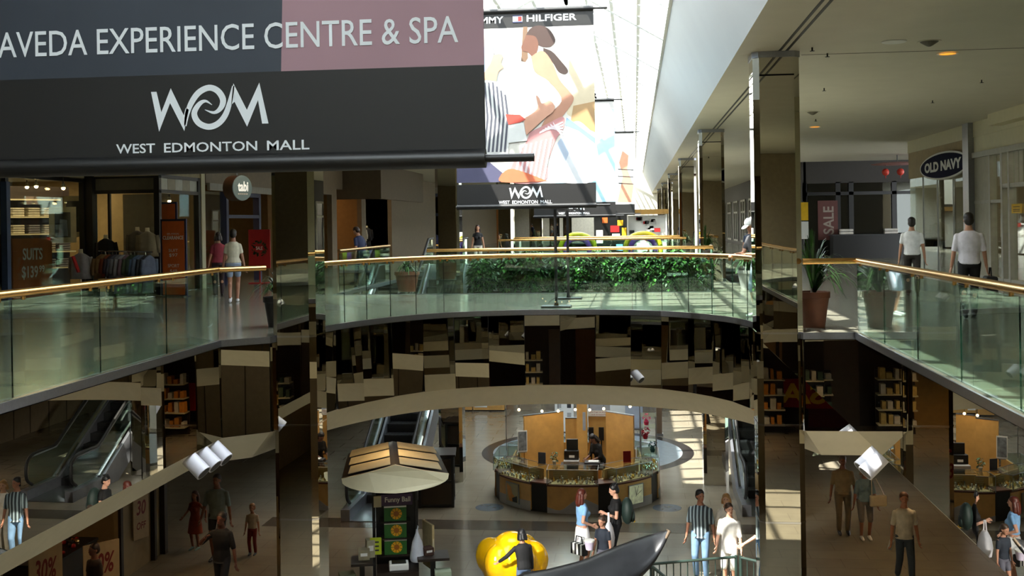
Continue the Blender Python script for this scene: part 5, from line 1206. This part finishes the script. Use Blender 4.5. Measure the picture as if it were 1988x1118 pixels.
# glass shelf tower on the right of the kiosk, poster stand on the left
t = thing('glass_shelf_tower', 'glass shelf tower with small bright goods at the right side of the octagon kiosk', 'shelf', (.28, 28.75, LZ+1.08))
for x in (-.2, .2):
    for y in (-.3, .3): MB().cyl((x, y, 0), (x, y, 1.0), .012, n=6).obj('upright', STEEL, t)
for z in (.02, .35, .68, .98): MB().box(-.22, .22, -.32, .32, z, z+.012).obj('glass_shelf', PANE, t)
for i, (x, y, z, c, lb) in enumerate(((-.08, -.1, 1.09+.362, (.62, .08, .16), 'red flower ornament on the glass shelf tower'), (.1, -.18, 1.09+.032, (.10, .28, .26), 'dark green pot on the glass shelf tower'), (-.05, .1, 1.09+.692, (.80, .20, .36), 'pink ornament on the glass shelf tower'))):
    p_ = (.28+x, 28.75+y, LZ+z); o = thing('ornament', lb, 'ornament', p_); MB().lathe([(.05, 0), (.07, .08), (.03, .14), (.02, .16)], n=14).obj('vase', cloth(c), o, smooth=True); leaf_cluster(40, .08, .08, .09, .07, i).obj('petals', [cloth(c), cloth(c)], o, recalc=False, loc=(0, 0, .22))
t = thing('poster_stand', 'grey framed poster standing on the left counter of the octagon kiosk', 'poster', (-3.05, 28.6, LZ+1.08), rad(20)); MB().box(-.13, .13, -.01, .01, .02, .58).obj('frame', WHITE, t); MB().box(-.11, .11, -.014, -.009, .05, .55).obj('picture', mat('photo_grey', (.45, .48, .50), .5, noise=.5, nscale=9), t); MB().box(-.1, .1, -.06, .06, 0, .02).obj('foot', STEEL, t)
for i, (x, y, c) in enumerate(((-2.42, 27.3, (.36, .36, .40)), (-.28, 27.55, (.62, .10, .08)))):
    t = thing('tent_card', ['grey tent card on the front left counter of the octagon kiosk', 'red tent card on the front right counter of the octagon kiosk'][i], 'card', (x, y, LZ+1.08), rad(-15+30*i)); MB().box(-.1, .1, -.006, .006, .0, .28).obj('card_sheet', cloth(c), t); MB().box(-.1, .1, -.05, .0, 0, .01).obj('card_foot', cloth(c), t)
t = thing('potted_seedling', 'tiny plant on the front counter of the octagon kiosk', 'plant', (-2.1, 27.25, LZ+1.08)); MB().lathe([(.04, 0), (.055, .08), (.05, .08)], n=12).obj('pot', WHITE, t); leaf_cluster(50, .06, .06, .13, .07, 9).obj('leaves', [LEAF, LEAFD], t, recalc=False, loc=(0, 0, .2))
t = thing('light_string', 'string of small lit bulbs above the octagon kiosk', 'string lights', (-1.62, 28.78, LZ))
area_lamp('string_lamp', (-1.62, 27.9, LZ+2.5), 2.6, 20, (1, .90, .74), sy=1.6)
bp_ = [(-1.72, -.08, 2.36), (-1.53, .0, 2.18), (-.92, .1, 2.13), (-.5, .3, 2.1), (-.04, .3, 2.14), (.35, .2, 2.15), (.73, .1, 2.2), (1.43, 0, 2.28)]
MB().path(catmull([(-1.9, 0, 2.42), (-1.0, .1, 2.36), (.0, .3, 2.36), (1.0, .1, 2.42), (1.7, .0, 2.5)], 5), .010, 6).obj('cable', BLACK, t)
for x in (-1.88, 1.68): MB().cyl((x, 0, 1.09), (x, 0, 2.5), .012, n=6).obj('support_rod', STEEL, t)
for x, y, z in bp_:
    MB().cyl((x, y, z), (x, y, 2.40), .006, n=5).obj('bulb_stem', BLACK, t); MB().sph((x, y, z), .035, 10, 7).obj('bulb', BULB, t)
# far lower level
t = thing('display_board', 'white display board with small green pictures behind the octagon kiosk', 'display board', (-2.49, 37, LZ)); MB().box(-.32, .32, -.03, .03, .02, 2.3).obj('board', WHITE, t)
for i, z in enumerate((.55, .95, 1.35, 1.75)):
    for x in (-.17, .17): MB().box(x-.07, x+.07, -.036, -.03, z-.12, z+.12).obj('picture', [LEAF, GREYM, DKGREY][(i+(x > 0)) % 3], t)
t = thing('white_counter', 'long white counter behind the octagon kiosk', 'counter', (-1.0, 38.2, LZ)); MB().box(-.95, .8, -.4, .4, 0, 1.05).obj('counter_body', WHITE, t); MB().box(-1, .85, -.45, .45, 1.05, 1.1).obj('counter_top', mat('top_mint', (.72, .80, .74), .4), t)
t = thing('grey_screen', 'plain grey screen standing right of the white counter', 'screen', (-.12, 37.6, LZ)); MB().box(-.3, .3, -.03, .03, .05, 1.6).obj('screen_sheet', mat('screen_grey', (.62, .65, .70), .5), t); MB().box(-.3, .3, -.2, .2, 0, .05).obj('foot', STEEL, t)
t = thing('slim_post', 'slim brown clad post behind the kiosk on the right', 'post', (.72, 36.5, LZ)); MB().box(-.09, .09, -.09, .09, 0, 3.6).obj('post_body', BROWN, t); MB().box(-.12, .12, -.12, .12, 0, .08).obj('base', STEEL, t)
for i, x in enumerate((-6.6, -5.95, -5.35)):
    t = thing('maple_cupboard', 'far maple cupboard at the back of the lower level, %s' % ['left', 'middle, with a white door', 'right'][i], 'cupboard', (x, 41, LZ)); MB().box(-.3, .3, 0, .5, .05, 2.2).obj('cupboard_body', MAPLE, t); MB().box(-.24, .24, -.02, 0, .15, 2.1).obj('door', WHITE if i == 1 else MAPLE, t); MB().box(-.3, .3, .05, .5, 0, .05).obj('plinth', BLACK, t)
ct = None; sp = [(1.2, 44.2), (2.3, 45.2), (.5, 45.6), (.2, 42.8), (1.6, 46.6)]
for i, (x, y) in enumerate(sp):
    t = thing('cafe_table', 'small white cafe table far back in the sunlight, %s' % ['nearest', 'second', 'left', 'right', 'farthest'][i], 'table', (x, y, LZ), 0, 'cafe tables'); MB().lathe([(.38, .72), (.38, .75)], n=24).obj('tabletop', WHITE, t); MB().cyl((0, 0, .02), (0, 0, .72), .03, n=8).obj('stem', STEEL, t); MB().lathe([(.25, 0), (.25, .02)], n=20).obj('foot', STEEL, t)
    for j, a in enumerate((.4, 3.4)):
        c = thing('cafe_chair', 'pale cafe chair at the %s far table, %s side' % (['nearest', 'second', 'left', 'right', 'farthest'][i], ['right', 'left'][j]), 'chair', (x+.62*math.cos(a), y+.62*math.sin(a), LZ), a+PI/2, 'cafe chairs')
        MB().box(-.2, .2, -.2, .2, .44, .47).obj('seat', CREAM, c, bevel=.01); MB().box(-.2, .2, -.22, -.19, .55, .85).obj('backrest', CREAM, c, bevel=.01)
        for lx in (-.18, .18):
            for ly in (-.19, .18): MB().cyl((lx, ly, 0), (lx, ly, .85 if ly < 0 else .45), .013, n=6).obj('leg', STEEL, c)

# whale tail sculpture
t = thing('whale_tail', 'large dark bronze whale tail rising from the lower floor', 'sculpture', (-1.0, 17.3, LZ))
up = [(-2.7, 17.35, -4.80), (-2.03, 17.6, -4.13), (-1.52, 17.62, -3.99), (-.93, 17.6, -3.82), (-.51, 17.6, -3.64), (-.05, 17.6, -3.46), (.28, 17.58, -3.355), (.47, 17.5, -3.285)]
lo = [(-2.6, 16.9, -5.10), (-1.95, 16.95, -4.62), (-1.35, 17.0, -4.52), (-.75, 17.0, -4.30), (-.20, 17.02, -4.07), (.18, 17.1, -3.75), (.38, 17.25, -3.47), (.48, 17.45, -3.31)]
rs = []
for i, (u, l) in enumerate(zip(catmull(up, 3), catmull(lo, 3))):
    n = 14; c = (u+l)/2; h = (u-l)/2; q_ = i/21; th = .17*(1-q_)**.8+.02
    nn = h.cross(V((1, 0, .35))).normalized(); rs.append([c+h*math.cos(2*PI*j/n)+nn*th*math.sin(2*PI*j/n)-V((-1.0, 17.3, LZ)) for j in range(n)])
q = MB().rings(rs)
WH = mat('bronze_dark', (.105, .105, .12), .33, .35, noise=.3, nscale=3, bump=.2, bscale=4)
q.obj('right_fluke', WH, t, smooth='all')
q = MB(); rs = []
for i in range(9):
    k = i/8; c = V((-.95-.15*k, .1-.3*k, 1.05*k+.02)); n = 16; rs.append([c+V((.42*(1-.35*k)*math.cos(2*PI*j/n)*(1.3), .30*(1-.4*k)*math.sin(2*PI*j/n), 0)) for j in range(n)])
q.rings(rs).obj('tail_stock', WH, t, smooth='all')
MB().path([V(p)-V((-1.0, 17.3, LZ)) for p in [(.10, 17.16, -3.80), (.36, 17.28, -3.46), (.475, 17.45, -3.29), (.44, 17.52, -3.28)]], [.012, .022, .028, .012], 8).obj('edge_highlight', mat('bronze_highlight', (.40, .34, .28), .4, .5), t, smooth='all')  # lighter strip paints the highlight on the right edge of the fluke
# yellow inflated ball
t = thing('inflatable_ball', 'big shiny yellow inflated ball with lobes on the lower floor', 'inflatable', (-2.48, 21.0, LZ)); q = MB(); q.sph((0, 0, .55), (.62, .55, .55), 22, 14)
for a in range(6): q.sph((.42*math.cos(a*PI/3), .34*math.sin(a*PI/3), .62+.05*(a % 2)), (.30, .28, .36), 14, 10)
q.sph((.0, .0, .95), (.32, .3, .2), 14, 10)
me = remesh(q, .025, 4, 'ball_body'); me.materials.append(mat('inflatable_yellow', (.93, .70, .05), .16, noise=.05)); link('ball_body', me, t)
q = MB()
for k in range(5): q.sph((.28+.06*math.cos(k*1.26), -.42, .95+.06*math.sin(k*1.26)), .02, 6, 5)
q.obj('printed_sun', BLACK, t); MB().lathe([(.08, 0), (.10, .01), (.08, .03)], n=12).obj('valve', mat('inflatable_yellow'), t)
# green metal railing
def fence(p0, p1, label, h=1.12):
    p0 = V((*p0, 0)); p1 = V((*p1, 0)); t = thing('metal_railing', label, 'railing', (p0.x, p0.y, LZ)); d = p1-p0; L = d.length; GM = mat('railing_green', (.16, .22, .20), .4)
    MB().path([(0, 0, h), (d.x, d.y, h)], .026, 8).obj('top_rail', GM, t); MB().path([(0, 0, .12), (d.x, d.y, .12)], .018, 8).obj('bottom_rail', GM, t)
    n = int(L/.13); me = MB().cyl((0, 0, .12), (0, 0, h), .010, n=6).mesh('baluster', GM)
    for i in range(1, n): link('baluster', me, t, d*(i/n))
    for p in (V((0, 0, 0)), d): MB().cyl(p, p+V((0, 0, h+.03)), .028, n=8).obj('post', GM, t)
fence((.22, 19.25), (1.72, 19.75), 'green metal railing in front of the two people in white'); fence((1.80, 19.72), (2.75, 19.0), 'green metal railing under the outstretched arm beside the column'); fence((.20, 19.15), (.72, 17.8), 'green metal railing running towards the camera beside the whale tail')
# ================================================================== the people
J = [('trousers', (.20, .24, .33))]
def jeans(c=(.30, .38, .50)): return ('trousers', c)
walk = [(-.09, .20, 0), (.09, -.26, .05)]; walkf = [(-.09, -.16, .03), (.09, .18, 0)]
person('woman in a white tee and pale denim shorts walking away along the left gallery', (-8.95, 23.4, 0), 15, 1.62, True, shirt=(.84, .82, .74), hem=.95, legs=('shorts', (.58, .64, .74)), shoe=(.85, .85, .86), feet=[(-.07, -.20, .05), (.07, .12, 0)], sk=(.66, .47, .38))
person('person in a pink top partly hidden behind the woman in the white tee', (-10.1, 25.4, 0), 30, 1.55, True, shirt=(.58, .20, .26), legs=('trousers', (.20, .14, .16)), hs='bob', hair=(.12, .07, .05))
person('man in a dark navy shirt leaning forward by the far left railing', (-7.75, 30.2, 0), 65, 1.66, shirt=(.14, .17, .30), sleeve=.7, legs=jeans((.16, .19, .28)), lean=14, nod=15, hair=(.20, .12, .08), feet=[(-.09, .2, 0), (.09, -.25, .03)])
person('distant person in a black top and white trousers at the far left shops', (-5.9, 40.5, 0), 190, 1.62, True, shirt=(.06, .06, .07), sleeve=.3, legs=('trousers', (.78, .76, .72)), hs='long', hair=(.16, .06, .05))
person('man in a white cap leaning on the curved brass rail beside the column', (2.12, 18.95, 0), 125, 1.73, shirt=(.25, .25, .26), sleeve=.6, hem=.88, legs=('long_shorts', (.72, .77, .84)), shoe=(.8, .8, .8), cap=(.92, .92, .90), nod=28, lean=10, hands=[(-.12, .40, 1.10), (.14, .42, 1.09)], hair=(.10, .07, .05))
person('blurred person in a dark top behind the far plant beside the second column', (3.35, 32.3, 0), 150, 1.5, shirt=(.18, .22, .30), legs=jeans((.2, .24, .3)))
person('man in a white tee and dark trousers walking away, further back on the right gallery', (5.80, 23.6, 0), -12, 1.66, shirt=(.88, .88, .88), hem=.92, legs=('trousers', (.16, .14, .12)), feet=walk, wide=1.05)
person('man in a white short sleeved shirt and black trousers carrying a black bag, right gallery', (5.48, 18.6, 0), -8, 1.72, shirt=(.88, .87, .90), sleeve=.8, hem=.90, legs=('trousers', (.05, .05, .06)), feet=walkf, wide=1.06, hands=[(-.28, .02, .84), (.28, .06, .84)])
t = thing('shoulder_bag', 'black bag carried by the man in the white shirt on the right gallery', 'bag', (5.83, 18.66, .38), rad(-8)); MB().box(-.09, .09, -.2, .2, 0, .30).obj('bag_body', BLACKF, t, bevel=.03); MB().path([(0, -.1, .29), (0, -.06, .44), (0, .06, .44), (0, .1, .29)], .012, 6).obj('handle', BLACKF, t)
# lower level, bright group in the middle
person('girl with long red-brown hair in a pale blue tee and white skirt', (-1.16, 22.25, LZ), -60, 1.68, True, shirt=(.50, .68, .86), sleeve=.45, hem=1.0, legs=('skirt', (.93, .93, .93)), hs='long', hair=(.30, .11, .06), sk=(.80, .60, .50), hands=[(-.27, .06, .80), (.20, .12, 1.02)])
t = thing('striped_handbag', 'black and white striped handbag held by the girl in the white skirt', 'handbag', (-1.22, 22.02, LZ+.42), rad(-40))
for k in range(7): pass
q = MB()
for k in range(7): q.k = k % 2; q.box(-.18+k*.0515, -.18+(k+1)*.0515, -.06, .06, 0, .22)
q.obj('bag_body', [BLACKF, INKW], t); MB().path([(-.1, 0, .21), (-.07, 0, .36), (.07, 0, .36), (.1, 0, .21)], .012, 6).obj('handle', BLACKF, t)
person('woman with short black hair in a black top, backpack on her back, by the kiosk', (-.48, 22.6, LZ), 100, 1.70, True, shirt=(.05, .05, .06), sleeve=.4, hem=.94, legs=('trousers', (.10, .10, .12)), hs='spiky', hair=(.03, .03, .04), sk=(.82, .62, .52), nod=14, hands=[(-.10, .24, 1.17), (.24, .05, .86)])
t = thing('backpack', 'dark green backpack with a yellow edge on the woman in black', 'backpack', (-.24, 22.58, LZ+.95), rad(100)); MB().sph((0, 0, .22), (.20, .13, .28), 16, 10).obj('bag_body', mat('pack_green', (.10, .17, .15), .6), t, smooth='all'); MB().sph((0, -.10, .12), (.14, .06, .14), 12, 8).obj('pocket', mat('pack_green'), t, smooth='all'); MB().path([(-.14, -.12, .02), (0, -.16, .0), (.14, -.12, .02)], .012, 6).obj('trim', YELP, t)
t = thing('shopping_bag', 'large white bag hanging from the hand of the woman in black', 'bag', (-.62, 22.25, LZ+.50), rad(80)); q = MB(); ell(q, [(0, .10, .06, 0), (.03, .19, .10, 0), (.2, .23, .12, 0), (.38, .19, .09, 0), (.50, .08, .04, 0)], M.Identity(4)); q.obj('bag_body', mat('bag_bright', (.92, .92, .95), .5), t, smooth='all'); MB().path([(-.06, 0, .48), (-.02, 0, .72), (.04, 0, .70), (.06, 0, .48)], .014, 6).obj('strap', mat('bag_bright'), t)
person('small boy in a dark tee standing in front of the woman in black', (-.72, 21.5, LZ), 150, 1.32, shirt=(.12, .15, .20), legs=('shorts', (.35, .35, .4)), hair=(.22, .15, .10), headk=1.15, sk=(.74, .54, .44), nod=12)
t = thing('paper_cup', 'pale paper tub held by the small boy', 'cup', (-.98, 21.35, LZ+.72)); MB().lathe([(.07, 0), (.10, .16), (.105, .17)], n=16).obj('cup_body', mat('cup_lilac', (.82, .78, .88), .5), t, smooth=True); MB().lathe([(.106, .16), (.106, .19), (.02, .2)], n=16).obj('lid', INKW, t)
STR = stripes('striped_shirt', (.13, .17, .19), (.52, .58, .60), 4.2)
person('man in a dark striped shirt and blue jeans looking to the left', (1.22, 21.9, LZ), 165, 1.78, shirt=(.2, .2, .2), smat=STR, sleeve=.85, hem=.84, legs=jeans((.36, .47, .58)), turn=35, hair=(.06, .05, .05), sk=(.55, .37, .28), wide=1.08)
person('blonde woman in a white blouse behind the boy in white', (1.76, 22.25, LZ), 170, 1.62, True, shirt=(.88, .84, .78), sleeve=1.2, hem=.86, legs=('trousers', (.80, .78, .74)), hs='bob', hair=(.66, .50, .30), sk=(.80, .62, .50))
person('boy with short brown hair in a long white tee and white shorts', (1.74, 21.35, LZ), 160, 1.66, shirt=(.93, .92, .90), sleeve=.95, hem=.76, legs=('long_shorts', (.92, .92, .90)), hair=(.25, .16, .10), sk=(.82, .62, .52), turn=40, hands=[(-.26, .06, .84), (.24, .12, .88)])
person('person in a black tee reaching out to the green railing, half behind the column', (2.45, 20.6, LZ), 115, 1.70, shirt=(.07, .07, .09), sleeve=.7, legs=('trousers', (.2, .2, .22)), hands=[(-.24, .1, .86), (.1, .62, 1.14)], lean=6, sk=(.84, .66, .56))
person('child in a black hoodie and jeans pushing the yellow ball', (-2.15, 20.08, LZ), 25, 1.42, shirt=(.07, .07, .08), sleeve=1.92, hem=.88, legs=jeans((.34, .42, .54)), hs='bob', hair=(.04, .04, .05), hands=[(-.50, .30, 1.02), (.24, .1, .82)], lean=10, headk=1.08)
# right, below the gallery
person('elderly man in a beige polo shirt standing below the right gallery', (4.62, 25.3, LZ), 178, 1.76, shirt=(.62, .54, .40), sleeve=.85, hem=.90, legs=('trousers', (.50, .44, .34)), shoe=(.14, .11, .09), hair=(.42, .36, .32), sk=(.56, .36, .26), wide=1.1)
person('elderly woman in a pale blue top and grey skirt beside the man in beige', (5.02, 24.9, LZ), 183, 1.62, True, shirt=(.48, .58, .62), sleeve=.9, hem=.92, legs=('long_shorts', (.46, .44, .42)), shoe=(.8, .78, .74), hair=(.55, .45, .35), hs='bob', sk=(.60, .40, .30), wide=1.08)
t = thing('cream_handbag', 'cream shoulder bag of the elderly woman in pale blue', 'handbag', (5.27, 24.72, LZ+.78), rad(10)); MB().box(-.19, .19, -.05, .05, 0, .25).obj('bag_body', mat('bag_cream', (.80, .75, .64), .5), t, bevel=.03); MB().path([(-.14, 0, .24), (-.12, .06, .58), (-.02, .06, .60), (.14, 0, .24)], .012, 6).obj('strap', mat('bag_cream'), t)
person('young man in a white tee and jeans walking towards the camera on the right', (5.16, 21.9, LZ), 184, 1.78, shirt=(.84, .80, .72), sleeve=.75, hem=.88, legs=jeans((.26, .30, .34)), hair=(.34, .20, .10), sk=(.70, .47, .34), feet=[(-.08, .20, 0), (.07, -.22, .04)], hands=[(-.26, .0, .84), (.29, .12, .86)], turn=-10)
t = thing('paper_leaflet', 'white folded leaflet in the hand of the young man in the white tee', 'leaflet', (4.87, 21.78, LZ+.72), rad(20)); MB().obox((0, 0, .08), (.09, .02, .20), M.Rotation(rad(20), 3, 'Y')).obj('leaflet_sheet', INKW, t); MB().obox((0, -.012, .08), (.06, .004, .1), M.Rotation(rad(20), 3, 'Y')).obj('leaflet_print', GREYM, t)
# left, below the gallery
person('girl in a sleeveless orange dress holding her father\'s hand', (-9.85, 23.2, LZ), 170, 1.28, True, shirt=(.50, .20, .10), sleeve=.1, hem=.90, legs=('skirt', (.50, .20, .10)), hs='long', hair=(.22, .10, .06), headk=1.12, shoe=(.35, .45, .42), sk=(.50, .30, .20), hands=[(-.40, .05, .98), (.34, .1, 1.0)])
person('tall man in a pale grey-blue tee and dark shorts walking with the children', (-9.05, 22.5, LZ), 178, 1.84, shirt=(.46, .52, .52), sleeve=.85, hem=.86, legs=('shorts', (.14, .13, .12)), hair=(.10, .08, .07), sk=(.48, .30, .21), wide=1.12, hands=[(-.30, .04, .84), (.33, .1, .80)])
person('small fair child in a white tee and red trousers beside the tall man', (-8.42, 22.9, LZ), 180, 1.08, shirt=(.66, .62, .56), legs=('trousers', (.42, .10, .09)), hair=(.50, .36, .22), headk=1.25, sk=(.62, .42, .32))
person('man in a black tee walking below the left gallery in front of the family', (-7.85, 19.7, LZ), 172, 1.78, shirt=(.06, .06, .08), sleeve=.9, hem=.84, legs=('trousers', (.10, .10, .13)), hair=(.07, .05, .05), sk=(.45, .28, .22), hands=[(-.30, .03, .84), (.18, .26, 1.35)], feet=walk)
person('shop assistant in black bending over the cash desk inside the octagon kiosk', (-1.0, 28.72, LZ), 140, 1.66, True, shirt=(.045, .04, .045), sleeve=1.3, legs=('trousers', (.05, .05, .05)), hs='long', hair=(.06, .04, .04), lean=22, nod=18, hands=[(-.1, .42, 1.0), (.15, .40, 1.0)], sk=(.5, .34, .26))
person('person with dark hair at the sale signs in the lower left corner', (-9.6, 18.2, LZ), 150, 1.60, shirt=(.16, .10, .07), legs=('trousers', (.1, .09, .08)), hair=(.18, .09, .05), sk=(.5, .3, .22))

# ------------------------------------------------------------------ small pieces become sub-parts of the part they sit on
def base(n): return n.split('.')[0]
RULES = [('lamp_lens', 'lamp_can'), ('lamp_stem', 'track_rail'), ('bulb', 'lamp_head'), ('bulb', 'bulb_stem'), ('lens', 'trim_ring'), ('rail_bracket', 'handrail'), ('seam_strip', 'core'), ('lettering', 'sign_panel'),
         ('lettering', 'sign_face'), ('lettering', 'sign_board'), ('lettering', 'title_board'), ('lettering', 'title_band'), ('small_print', 'sign_face'), ('case_edge', 'glass_case'), ('card_holder', 'display_tray'), ('receipt', 'keyboard_unit'),
         ('notice_print', 'price_notice'), ('eye', 'body'), ('mouth', 'body'), ('tray_leg', 'side_tray'), ('necklace_print', 'poster'), ('flower_print', 'box_body'), ('box_band', 'box_body'), ('box_label', 'box_body'),
         ('canopy_panel', 'canopy_frame'), ('baluster', 'top_rail'), ('trim', 'bag_body'), ('pocket', 'bag_body'), ('strap', 'bag_body'), ('handle', 'bag_body'), ('tag', 'shirts'), ('flag_emblem', 'title_band'),
         ('shirt_print', 'picture_print'), ('wreath_print', 'board'), ('leaflet_print', 'leaflet_sheet'), ('rail_guide', 'glass_side'), ('picture', 'board'), ('logo', 'logo_band'), ('text_strip', 'sign_board')]
for root in [o for o in bpy.data.objects if o.parent is None and 'category' in o]:
    for cn, pn in RULES:
        cs = [c for c in root.children if base(c.name) == cn and not c.children]; ps = [c for c in root.children if base(c.name) == pn]
        if not ps: continue
        for i, c in enumerate(cs):
            p = ps[min(i, len(ps)-1)]
            if cn == 'lettering' and pn == 'title_band' and i > 1: continue
            c.matrix_basis = p.matrix_basis.inverted() @ c.matrix_basis; c.parent = p
